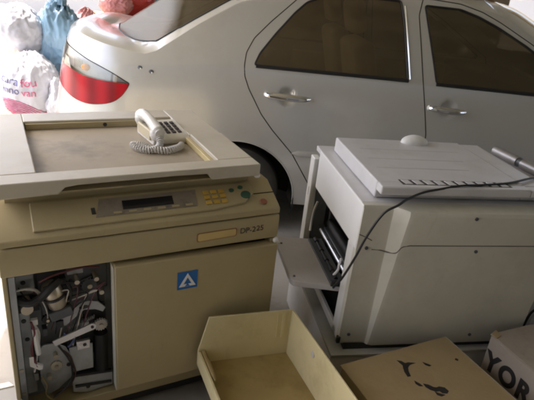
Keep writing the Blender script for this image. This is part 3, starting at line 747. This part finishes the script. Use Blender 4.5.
# coiled cord
cp = smooth_path([(-.060, -.108, .045), (-.075, -.145, .020), (-.115, -.160, .013), (-.150, -.130, .013), (-.155, -.085, .013), (-.125, -.105, .014), (-.105, -.155, .013), (-.06, -.180, .013), (-.005, -.160, .013), (.02, -.135, .013)], 26)
hel = []
for i in range(len(cp)-1):
    t = (cp[i+1]-cp[i]).normalized(); x = Vector((0, 0, 1))-t*t.z; x.normalize(); y = t.cross(x)
    for k in range(4):
        q = 2*math.pi*(i*4+k)/19.; p = cp[i]+(cp[i+1]-cp[i])*k/4
        hel.append(p+(x*math.cos(q)+y*math.sin(q))*.0115)
MB().tube(hel, .0023, 6).build('coiled_cord', M['cord'], ph)

# ---------------------------------------------------------------- right photocopier
ST = empty('equipment_stand', (.378, 1.626, 0), 12.3, 'low white cabinet stand carrying the grey photocopier', 'stand')
MB().box(-.088, .72, -.055, .63, .03, .258).build('stand_body', M['stand'], ST, bevel=.003)
MB().box(-.088, .72, -.060, .63, .2585, .272).build('stand_top', M['stand_top'], ST, bevel=.002)
for u in (-.04, .67):
    for n in (0., .57): MB().cyl((u, n, .016), .025, .03).build('foot', M['black'], ST)
RC = empty('photocopier', (.378, 1.626, 0), 12.3, 'off-white photocopier with grey louvred lid and its side tray hanging open', 'photocopier')
CR, CW, LI = M['cream'], M['cream_white'], M['lilac']
mb = MB()
mb.box(-.055, -.040, -.022, .060, .300, .708)      # near column
mb.box(-.055, -.040, .02, .53, .300, .335)
side = mb.build('side_frame', CW, RC, bevel=.003, merge=False)
bd_ = MB().prism([(-.024, .712), (.535, .712), (.535, .884), (-.024, .884)], FN, -.058, -.040).build('side_cover', CW, RC, bevel=.004)
MB().box(-.075, -.045, .545, .605, .272, .842).build('white_column', CW, RC, bevel=.004)
MB().box(-.0765, -.0748, .568, .572, .66, .70).build('column_mark', M['tray_grey'], RC)
# dark interior
mb = MB()
mb.box(.30, .31, .0, .60, .29, .86); mb.box(-.04, .30, .560, .57, .29, .86); mb.box(-.04, .30, -.015, -.005, .29, .86); mb.box(-.04, .30, -.005, .56, .285, .295)
mb.build('interior', M['inside'], RC)
MB().box(.02, .12, .50, .556, .42, .66).build('toner_unit', MD, RC, bevel=.004)
MB().box(.015, .0195, .515, .55, .52, .62).build('black_label', M['black'], RC)
MB().box(.0, .14, .12, .50, .50, .53).build('roller_guide', MD, RC, bevel=.004)
MB().tube([(.03, .12, .55), (.03, .50, .55)], .02, 14).build('feed_roller', M['black'], RC)
MB().tube([(-.01, .12, .515), (-.01, .50, .515)], .009, 10).build('steel_shaft', M['alu'], RC)
MB().box(.14, .28, .08, .40, .42, .62).build('drum_unit', M['dark'], RC, bevel=.01)
MB().tube(smooth_path([(-.035, .535, .640), (-.045, .535, .600), (-.05, .53, .57), (-.052, .528, .54), (-.06, .505, .505)], 4), .0055, 6).build('stay_arm', M['white'], RC)
MB().tube(smooth_path([(-.042, .12, .590), (-.050, .112, .565), (-.048, .118, .54), (-.058, .13, .508)], 4), .0055, 6).build('stay_arm', M['white'], RC)
# near cover with the tapering bevel
def nc(z):
    t = (z-.30)/.585
    return [(-.056, -.028), (.040, -.031), (.050-.0*t, -.034), (.058+.034*t, -.044-.034*t), (.075+.035*t, -.050-.034*t), (.700, -.050-.034*t)]
zl = [.300, .315, .45, .60, .74, .82, .872, .885]
vs = []; n6 = 6
for z in zl:
    for k, (u, n) in enumerate(nc(z)):
        q = .006 if z in (.300, .885) else 0.; vs.append((u, n+q, z))
for z in (.885, .300):
    for k, (u, n) in enumerate(nc(z)): vs.append((u, .0, z))
fs = []
for j in range(len(zl)-1):
    for k in range(5): fs.append((j*6+k, j*6+k+1, (j+1)*6+k+1, (j+1)*6+k))
tb = len(zl)*6
for k in range(5):
    fs.append(((len(zl)-1)*6+k, (len(zl)-1)*6+k+1, tb+k+1, tb+k)); fs.append((k, tb+6+k, tb+6+k+1, k+1))
fs += [tuple([j*6 for j in range(len(zl))]+[tb, tb+6]), tuple([j*6+5 for j in range(len(zl))][::-1]+[tb+11, tb+5])]
rear = MB().add(vs, fs).build('rear_cover', CR, RC, ang=25)
def on_cover(u, z, off=.0005):
    P = nc(z); n = float(np.interp(u, [p[0] for p in P], [p[1] for p in P])); return Vector((u, n-off, z))
MB().tube([on_cover(u, z, -.0006) for u, z in [(-.055, .775), (-.03, .765), (-.005, .752)]], .0022, 6).build('cover_gap', M['seam'], rear)
MB().tube(smooth_path([on_cover(u, z, -.0006) for u, z in [(.0, .716), (.03, .714), (.062, .713), (.078, .722), (.09, .748), (.11, .757), (.14, .758), (.3, .758), (.5, .758), (.695, .758)]], 6), .0022, 6).build('cover_gap', M['seam'], rear)
for u, z in ((.335, .868), (.375, .735), (-.02, .722), (-.02, .345), (.475, .345)):
    p = on_cover(u, z, 0); MB().cyl((p.x, p.y-.001, p.z), .0065, .005, 'y', 12).build('screw', MD, rear)
MB().box(-.064, -.050, -.034, -.018, .305, .335).build('rubber_foot', M['black'], RC, bevel=.003)
MB().box(-.03, .69, -.028, .56, .272, .298).build('bottom_pan', M['dark'], RC)
MB().box(.31, .705, .002, .60, .30, .862).build('rear_body', CR, RC, bevel=.004)
MB().box(-.056, .708, .0015, .60, .8632, .8855).build('top_deck', LI, RC, bevel=.003)
MB().box(.705, .96, .08, .66, .845, .862).build('side_shelf', M['tray_grey'], RC, bevel=.004)
# lid
lid = MB()
lid.box(.0, .575, .035, .528, .888, .950); lid.box(.5765, .672, .037, .52, .888, .946); lid.box(.0, .575, -.012, .0348, .918, .950); lid.box(.5765, .672, -.010, .0368, .918, .946)
lid = lid.build('lid', LI, RC, bevel=.006, seg=3, merge=False)
for n, a, b in ((.385, .06, .50), (.27, .055, .46), (.17, .05, .43)): MB().box(a, b, n, n+.006, .9492, .9504).build('lid_groove', M['tray_grey'], lid)
MB().box(.085, .51, .010, .056, .9494, .9504).build('louvre_shade_strip', M['louvre'], lid)  # flat dark strip paints the shade between the louvres
for k in range(10):
    u = .098+k*.0415; MB().prism([(u, .013), (u+.027, .013), (u+.021, .050), (u-.006, .050)], FZ, .9505, .9525).build('louvre', LI, lid, bevel=.001)
MB().ell((.345, .495, .951), .066, .040, .034, 28, 16, fn=lambda d: 1-.12*max(0, -d.x)).build('lid_knob', CW, lid)
# open tray on the left side
T = Matrix.Translation((-.055, 0, .492)) @ Matrix.Rotation(R(2), 4, 'Y')
tr = MB().prism(rpoly([(-.178, .455), (-.168, .47), (.035, .448), (.035, .068), (-.165, .105), (-.178, .12)], .008), lambda p, t: T @ Vector((p[0], p[1], t)), -.024, .0).build('tray', M['tray_grey'], RC, bevel=.003)
MB().box(-.030, .032, .085, .44, .0006, .010, T).build('tray_mechanism', MD, tr, bevel=.002)
MB().tube([T @ Vector((.0, .11, .013)), T @ Vector((.0, .43, .013))], .007, 10).build('tray_roller', M['black'], tr)
for n in (.16, .24, .32, .40): MB().tube([T @ Vector((.0, n, .013)), T @ Vector((.0, n+.03, .013))], .0105, 10).build('roller_sleeve', M['black'], tr)
MB().box(-.030, .02, .072, .083, .0, .022, T).build('tray_latch', M['dark'], tr)
MB().box(-.181, -.168, .40, .455, -.02, .004, T).build('tray_rim', CW, tr, bevel=.003)
for n in (.14, .40): MB().cyl(T @ Vector((-.16, n, .001)), .005, .004, 'z', 10).build('screw', MD, tr)
# silver roller lying on the shelf
sr = empty('metal_roller', (0, 0, 0), 0, 'silver metal roller with a dark collar resting beside the louvred grey lid', 'roller')
aR = R(12.3); eR = Vector((math.cos(aR), math.sin(aR), 0)); nR = Vector((-math.sin(aR), math.cos(aR), 0)); OR = Vector((.378, 1.626, 0))
def wr(u, n, z): return OR+eR*u+nR*n+Vector((0, 0, z))
p0, p1 = wr(.858, .64, .887), wr(.915, .20, .887)
dr = (p1-p0)
MB().tube([p0, p0+dr*.005, p0+dr*.36], [.016, .024, .024], 20).build('roller_tube', M['dull'], sr)
MB().tube([p0+dr*.361, p0+dr*.42], .0195, 20).build('collar', M['metal_dark'], sr)
MB().tube([p0+dr*.421, p1], .024, 20).build('roller_tube', M['dull'], sr)

# black power cable draped over the right copier
cpts = [(1.02, .30, .868), (.90, .26, .905), (.76, .17, .930), (.655, .105, .953), (.52, .045, .9545), (.40, .018, .9545), (.30, .002, .955), (.22, -.010, .946), (.15, -.022, .936), (.08, -.055, .925), (.035, -.085, .915), (-.012, -.088, .885), (-.050, -.082, .80), (-.075, -.075, .71), (-.098, -.050, .61), (-.10, .0, .545), (-.085, .04, .512), (-.055, .075, .522), (-.02, .11, .55), (.02, .16, .56)]
cb = MB().tube([tuple(wr(*p)) for p in smooth_path(cpts, 8)], .0043, 8).build('power_cable', M['black']); tag(cb, 'thin black power cable draped over the louvred lid and down to the open tray', 'cable')

# white box added for a bright patch, with a loop of black cable, right edge
bx = empty('bright_patch_box', tuple(wr(.80, .0, 0)), 12.3, 'tall white box added for the bright patch right of the grey photocopier', 'box')
MB().box(0, .4, .02, .40, 0, .60).build('patch_box_body', M['stand'], bx, bevel=.004)
MB().box(0.002, .398, .19, .23, .6003, .6015).build('tape', M['cardpale'], bx)
lp = MB().tube([tuple(wr(.80, -.015, 0)+eR*a+nR*b+Vector((0, 0, c))) for a, b, c in smooth_path([(-.05, .0, .30), (-.045, .01, .36), (-.03, .005, .42), (.03, .0, .425), (.10, .005, .40), (.2, .0, .38)], 6)], .005, 8).build('black_cable', M['black']); tag(lp, 'short black cable looping across the tall white box', 'cable')

# ---------------------------------------------------------------- drawer, boxes in front
sup = empty('cardboard_box', (0, 0, 0), 0, 'plain brown cardboard box hidden under the cream yellow drawer', 'box')
DO = Vector((.143, 1.609, 0)); da = math.atan2(1.609-1.505, .143+.164)
ew = Vector((math.cos(da), math.sin(da), 0)); dirn = Vector((.34-.143, 1.185-1.609, 0)).normalized()
def dw(a, b, z): return DO-ew*a+dirn*b+Vector((0, 0, z))   # a leftwards along the back wall, b towards the viewer
Wd, Ld, th = .322, .62, .007
MB().prism([(.02, .02), (Wd-.03, .02), (Wd-.03, .55), (.02, .55)], lambda p, t: dw(p[0], p[1], t), 0., .205).build('box_body', M['card'], sup, bevel=.003)
MB().prism([(.14, .02), (.18, .02), (.18, .55), (.14, .55)], lambda p, t: dw(p[0], p[1], t), .2052, .2062).build('tape', M['cardpale'], sup)
dr_ = empty('drawer', (0, 0, 0), 0, 'open cream yellow drawer tray standing between the two photocopiers', 'drawer')
P = lambda a, b, z: dw(a, b, z)
zb0, zt = .208, .422
MB().prism([(0, zb0), (Wd+.034, zb0), (Wd+.034, .275), (Wd, zt), (0, zt)], lambda p, t: dw(p[0], t, p[1]), 0, th).build('back_wall', M['yellow'], dr_, bevel=.002)
rw = MB().prism([(0, th+.0005), (th, th+.0005), (th, Ld), (0, Ld)], lambda p, t: dw(p[0], p[1], t), zb0, zt).build('side_wall', M['yellow'], dr_, bevel=.002)
MB().prism([(Wd+.024, zb0), (Wd+.034, zb0), (Wd+.034, .275), (Wd+.024, .275)], lambda p, t: dw(p[0], t, p[1]), th+.0005, Ld).build('side_wall', M['yellow'], dr_, bevel=.002)
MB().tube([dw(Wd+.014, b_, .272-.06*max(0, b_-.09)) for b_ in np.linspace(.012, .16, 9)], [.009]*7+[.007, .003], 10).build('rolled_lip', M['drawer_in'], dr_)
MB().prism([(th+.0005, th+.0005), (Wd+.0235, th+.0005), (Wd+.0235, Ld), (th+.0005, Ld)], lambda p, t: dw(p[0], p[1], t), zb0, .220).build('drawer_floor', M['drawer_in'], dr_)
MB().prism([(0, Ld+.0005), (Wd+.034, Ld+.0005), (Wd+.034, Ld+th), (0, Ld+th)], lambda p, t: dw(p[0], p[1], t), zb0, .36).build('front_wall', M['yellow'], dr_, bevel=.002)
pl = [dw(th+.0008, .195, .368)+Vector((0, 0, 0))]
T = Matrix.Translation(pl[0]) @ (Vector((0, 0, 1)).rotation_difference(-ew).to_matrix().to_4x4())
MB().lathe([(.001, .0016), (.011, .0016), (.013, .0), (.001, -.001)], 20, T).build('hole_plug', M['tray_grey'], dr_)
MB().prism([(.028, .30), (.030, .405), (.042, .405), (.040, .30)], lambda p, t: dw(p[0], t, p[1]), th+.0005, th+.003).build('rib', M['yellow'], dr_)
MB().prism([(.055, .30), (.057, .405), (.061, .405), (.059, .30)], lambda p, t: dw(p[0], t, p[1]), th+.0005, th+.002).build('rib', M['yellow'], dr_)

# flat cardboard box with the black smear
cx0 = Vector((.738, 1.621, 0)); ca = Vector((.312-.738, 1.395-1.621, 0)).normalized(); cbv = Vector((.887-.738, 1.332-1.621, 0)).normalized()
def cw(a, b, z): return cx0+ca*a+cbv*b+Vector((0, 0, z))
cd = empty('cardboard_box', (0, 0, 0), 0, 'flat brown cardboard box with a black ring shaped smear on top', 'box')
LA, LB = .475, .50
MB().prism([(0, 0), (LA, 0), (LA, LB), (0, LB)], lambda p, t: cw(p[0], p[1], t), 0, .352).build('box_body', M['card'], cd, bevel=.004)
MB().prism([(-.004, -.004), (LA+.004, -.004), (LA+.004, LB+.004), (-.004, LB+.004)], lambda p, t: cw(p[0], p[1], t), .3525, .360).build('box_lid', M['card'], cd, bevel=.002)
MB().prism([(-.0048, -.002), (-.0042, -.002), (-.0042, LB), (-.0048, LB)], lambda p, t: cw(p[0], p[1], t), .354, .3605).build('torn_edge', M['cardpale'], cd)
def inv(x, y):
    d = Vector((x, y, 0))-cx0; det = ca.x*cbv.y-ca.y*cbv.x
    return ((d.x*cbv.y-d.y*cbv.x)/det, (ca.x*d.y-ca.y*d.x)/det)
def smear(pts):
    c_ = [sum(p[i] for p in pts)/len(pts) for i in (0, 1)]
    # the ink spread a little: widen each blot about its own outline
    n_ = len(pts); A2 = sum(pts[i-1][0]*pts[i][1]-pts[i][0]*pts[i-1][1] for i in range(n_)); sg = 1 if A2 > 0 else -1
    pp = []
    for i in range(n_):
        tx, ty = pts[(i+1) % n_][0]-pts[i-1][0], pts[(i+1) % n_][1]-pts[i-1][1]; l_ = math.hypot(tx, ty) or 1
        pp.append((pts[i][0]+sg*ty/l_*.0035, pts[i][1]-sg*tx/l_*.0035))
    q = [inv(*p) for p in pp]; MB().prism(q, lambda p, t: cw(p[0], p[1], t), .3602, .3607).build('ink_smear', M['ink'], cd, smooth=False)
from math import sin, cos
# photograph positions on the lid: hooked stroke on the left, dashes at the lower right
sm = lambda pts: smear(pts)
sm([(.523, 1.455), (.535, 1.452), (.548, 1.443), (.561, 1.449), (.585, 1.452), (.563, 1.443), (.556, 1.434), (.551, 1.424), (.549, 1.405), (.552, 1.383), (.546, 1.380), (.540, 1.400), (.539, 1.420), (.540, 1.434), (.532, 1.444)])
sm([(.613, 1.459), (.630, 1.452), (.640, 1.447), (.634, 1.446), (.622, 1.451)])
sm([(.562, 1.360), (.577, 1.349), (.585, 1.341), (.577, 1.342), (.567, 1.350)])
sm([(.592, 1.351), (.607, 1.348), (.622, 1.339), (.634, 1.339), (.644, 1.345), (.660, 1.343), (.668, 1.331), (.662, 1.322), (.648, 1.321), (.640, 1.329), (.626, 1.325), (.610, 1.330), (.598, 1.340)])
sm([(.622, 1.318), (.640, 1.312), (.652, 1.312), (.640, 1.306), (.628, 1.310)])
sm([(.745, 1.500), (.750, 1.497), (.748, 1.492), (.742, 1.495)])

# box with the black lettering
yb = empty('cardboard_box', (.897, 1.603, 0), 0, 'grey brown cardboard box with large black letters YOR on its side', 'box')
ya = Vector((1.098-.897, 1.699-1.603, 0)).normalized(); yc = Vector((.978-.897, 1.423-1.603, 0)).normalized()
def yw(a, b, z): return ya*a+yc*b+Vector((0, 0, z))
MB().prism([(0, 0), (.45, 0), (.45, .46), (0, .46)], lambda p, t: yw(p[0], p[1], t), 0, .405).build('box_body', M['card_grey'], yb, bevel=.006, seg=3)
MB().prism([(-.003, -.002), (.22, -.002), (.22, .463), (-.003, .463)], lambda p, t: yw(p[0], p[1], t), .4055, .411).build('box_flap', M['card_grey'], yb, bevel=.003)
MB().prism([(.223, -.002), (.453, -.002), (.453, .463), (.223, .463)], lambda p, t: yw(p[0], p[1], t), .4055, .411).build('box_flap', M['card_grey'], yb, bevel=.003)
MB().prism([(-.002, .0), (.035, -.012), (.03, .02), (-.004, .03)], lambda p, t: yw(p[0], p[1], t), .4115, .4135).build('torn_corner', M['card'], yb)
ynorm = Vector((yc.y, -yc.x, 0))
if ynorm.dot(ya) > 0: ynorm = -ynorm
rot = Matrix((( yc.x, 0, ynorm.x), (yc.y, 0, ynorm.y), (0, 1, 0))).to_4x4()
for ch, b in (('Y', .042), ('O', .118), ('R', .192)):
    me = text_mesh(ch, .108, .0008, .0045)
    o = bpy.data.objects.new('letter', me); me.transform(Matrix.Translation(yw(-.0016, b, .303)) @ rot @ Matrix.Diagonal((.86, 1, 1, 1))); me.materials.clear(); me.materials.append(M['ink']); link(o, yb)

# low box at the bottom left corner
def wl(u, n, z): return Vector((-.049, 1.698, 0))+eL*u+nL*n+Vector((0, 0, z))
lb = empty('metal_panel_box', (-.049, 1.698, 0), 29.5, 'low grey box with a white strip for its sunlit edge at the corner of the beige photocopier', 'box')
MB().prism([(-1.20, -.36), (-.775, -.36), (-.823, .022), (-1.20, .022)], FZ, 0, .196).build('box_body', M['post'], lb, bevel=.003)
MB().prism([(-1.20, .0225), (-.835, .0225), (-.85, .045), (-1.20, .070)], FZ, .17, .2).build('sunlit_edge_strip', M['white'], lb, bevel=.002)  # white strip paints the sunlit edge behind the box

# ---------------------------------------------------------------- plastic bags
def bagfn(seed, amp):
    sv = Vector((seed*7.1, -seed*3.3, seed*1.7))
    def f(d):
        ph_ = math.atan2(d.y, d.x); t = (d.z+1)/2
        w = noise.noise(d*1.6+sv); w2 = noise.noise(d*3.4-sv)
        a = noise.noise(d*1.3+sv*1.3)*.8
        pleat = (1-abs(math.sin(ph_*4.5+w*3.2+seed)))**2*.55*t**1.6+(1-abs(math.sin(ph_*9+w2*4)))**2*.25*t**2.4
        cr = (1-abs(noise.noise(d*4.2+sv*.7)))**3*.28+(1-abs(noise.noise(d*9+sv)))**4*.10
        return 1+amp*(a+pleat+cr-.4)
    return f
def bag(name, c, r, seed, m, label, group=None, amp=.22, knot=True, base=None):
    o = empty(name, c, 0, label, 'bag', group)
    f = bagfn(seed, amp)
    def g2(d):
        k = f(d)
        if d.z < -.6: k *= 1-.25*(-d.z-.6)
        return k
    MB().ell((0, 0, 0), r[0], r[1], r[2], 112, 72, fn=g2).build('bag_body', m, o, ang=180)
    if knot:
        kn = MB(); tz = r[2]*f(Vector((0, 0, 1)))
        kn.tube(smooth_path([(0, 0, tz-.03), (.005, .005, tz+.02), (.0, .0, tz+.035)], 4), [.05]*1+[.04]*3+[.022]*4+[.02], 12)
        for s in (-1, 1): kn.tube(smooth_path([(0, 0, tz+.03), (s*.03, .01, tz+.06), (s*.075, .015, tz+.07)], 5), [.018, .022, .026, .03, .032, .034, .034, .03, .024, .016, .006], 10, flat=.3)
        kn.build('knot', m, o, merge=False)
    return o, g2
bench = empty('bench', (-1.75, 3.62, 0), 6, 'low wooden bench under the plastic bags behind the photocopier', 'bench')
MB().box(-.55, .42, -.32, .35, .40, .44).build('bench_top', M['card'], bench, bevel=.004)
for x in (-.5, .37):
    for y in (-.27, .30): MB().box(x-.025, x+.025, y-.025, y+.025, 0, .399).build('leg', M['card'], bench)
b1, f1 = bag('plastic_bag', (-1.70, 3.45, .68), (.20, .16, .25), 1, M['bag_w'], 'white shopping bag printed with navy and pink lettering and pink arcs', amp=.15, knot=False)
bag('plastic_bag', (-1.56, 3.70, .92), (.17, .15, .30), 2, M['bag_b'], 'translucent blue plastic bag standing behind the printed white bag', amp=.28)
bag('plastic_bag', (-1.83, 3.62, 1.02), (.19, .15, .18), 3, M['bag_w'], 'white plastic bag topmost on the pile left of the blue bag', amp=.15, knot=False)
bag('plastic_bag', (-1.46, 3.42, .60), (.115, .12, .17), 5, M['bag_w'], 'small plain white bag in front of the blue bag by the tail light', amp=.3, knot=False)
bag('plastic_bag', (-1.62, 4.35, 1.0), (.12, .10, .14), 8, M['bag_p'], 'small pinkish bag half hidden between the blue bag and the boot', amp=.2, knot=False)
# print on the first bag, laid on its surface
def on_bag(x, z, off=.004):
    # front (-y) side of the bag ellipsoid
    r = (.20, .16, .25)
    dx, dz = x/r[0], z/r[2]
    s = 1.
    for _ in range(8):
        yy = -math.sqrt(max(.02, 1-(dx/s)**2-(dz/s)**2)); d = Vector((dx/s, yy, dz/s)).normalized(); s = f1(d)
    return Vector((d.x*s*r[0], d.y*s*r[1]-off, d.z*s*r[2]))
def bag_text(txt, size, x, z, rot, m):
    me = text_mesh(txt, size, 0.); bm = bmesh.new(); bm.from_mesh(me)
    bmesh.ops.subdivide_edges(bm, edges=[e for e in bm.edges if e.calc_length() > .012], cuts=2, use_grid_fill=True); bmesh.ops.triangulate(bm, faces=bm.faces)
    for v in bm.verts:
        a, b = v.co.x*math.cos(rot)-v.co.y*math.sin(rot)+x, v.co.x*math.sin(rot)+v.co.y*math.cos(rot)+z
        v.co = on_bag(a, b)
    bm.to_mesh(me); bm.free(); me.materials.clear(); me.materials.append(m)
    o = bpy.data.objects.new('print', me); link(o, b1)
bag_text('cara', .075, -.06, .075, -.18, M['print_navy']); bag_text('fou', .075, .065, .065, .12, M['print_red'])
bag_text('inno', .07, -.055, .01, -.06, M['print_navy']); bag_text('van', .07, .065, .0, .05, M['print_red'])
for k in range(13):
    rr = .04+.0165*k; pts = []
    for a in np.linspace(.35, 2.7, 30):
        x, z = -.09+rr*math.cos(a)*1.1, -.235+rr*math.sin(a)*.75
        if abs(x) < .155 and z < -.055: pts.append(on_bag(x, z, .003))
    if len(pts) > 3: MB().tube(pts, .0032, 5).build('printed_arc', M['print_red'], b1)
# red bundle behind the boot
rb, _ = bag('cloth_bundle', (-1.50, 5.05, 1.26), (.27, .2, .22), 11, M['bag_r'], 'bright red cloth bundle beyond the boot of the sedan', amp=.12, knot=False)
rb['category'] = 'bundle'
pb2, _ = bag('plastic_bag', (-1.52, 4.78, 1.16), (.15, .09, .10), 13, M['bag_p'], 'crumpled dusky pink bag lying against the red cloth bundle', amp=.22, knot=False)
tbl = empty('table', (-1.5, 5.0, 0), 0, 'wooden table behind the boot carrying the red cloth bundle', 'table')
MB().box(-.4, .4, -.35, .35, 1.0, 1.04).build('table_top', M['card'], tbl, bevel=.004)
for x in (-.36, .36):
    for y in (-.3, .3): MB().box(x-.03, x+.03, y-.03, y+.03, 0, .999).build('leg', M['card'], tbl)

# ---------------------------------------------------------------- camera
f, VP, C, H = 513., (140., 1349.), (267., 200.), 1.57
dx, dy = VP[0]-C[0], VP[1]-C[1]; D = math.hypot(dx, dy); pitch = math.atan(f/D)
u0, u1 = dx/D, dy/D; r0, r1 = u1, -u0
fw = Vector((0, math.cos(pitch), -math.sin(pitch))); dn = Vector((0, -math.sin(pitch), -math.cos(pitch))); rt = Vector((1, 0, 0))
X = rt*r0+dn*u0; Yv = -(rt*r1+dn*u1); Z = -fw
cam = bpy.data.cameras.new('camera'); co = bpy.data.objects.new('camera', cam); COL.objects.link(co)
co.matrix_world = Matrix(((X.x, Yv.x, Z.x, 0), (X.y, Yv.y, Z.y, 0), (X.z, Yv.z, Z.z, H), (0, 0, 0, 1)))
cam.sensor_width = 36; cam.lens = f/534*36; cam.clip_end = 1000; cam.clip_start = .05
SC.camera = co

# ---------------------------------------------------------------- light
EL, AZ = 62, -75      # sun elevation; direction it comes from, degrees from +y towards +x
sd = Vector((math.sin(R(AZ))*math.cos(R(EL)), math.cos(R(AZ))*math.cos(R(EL)), math.sin(R(EL))))
sl = bpy.data.lights.new('sun', 'SUN'); sl.energy = 2.2; sl.angle = R(.5); sl.color = (1, .95, .88)
so = bpy.data.objects.new('sun', sl); COL.objects.link(so); so.rotation_euler = sd.to_track_quat('Z', 'Y').to_euler()
wd = bpy.data.worlds.new('World'); SC.world = wd; wd.use_nodes = True
nt = wd.node_tree; bgd = nt.nodes['Background']; sky = nt.nodes.new('ShaderNodeTexSky'); sky.sky_type = 'NISHITA'; sky.sun_disc = False
sky.sun_elevation = R(EL); sky.sun_rotation = R(AZ); sky.dust_density = 6; sky.air_density = .7; sky.ozone_density = .6
nt.links.new(sky.outputs[0], bgd.inputs['Color']); bgd.inputs['Strength'].default_value = .14
SC.view_settings.view_transform = 'Standard'; SC.view_settings.look = 'None'; SC.view_settings.gamma = 1; SC.view_settings.use_curve_mapping = False
SC.view_settings.exposure = 2.4
SC.render.engine = 'CYCLES'; SC.cycles.max_bounces = 10; SC.cycles.diffuse_bounces = 5; SC.cycles.transparent_max_bounces = 12
SC.cycles.use_denoising = True
SC.cycles.pixel_filter_type = 'BLACKMAN_HARRIS'; SC.cycles.filter_width = 2.6
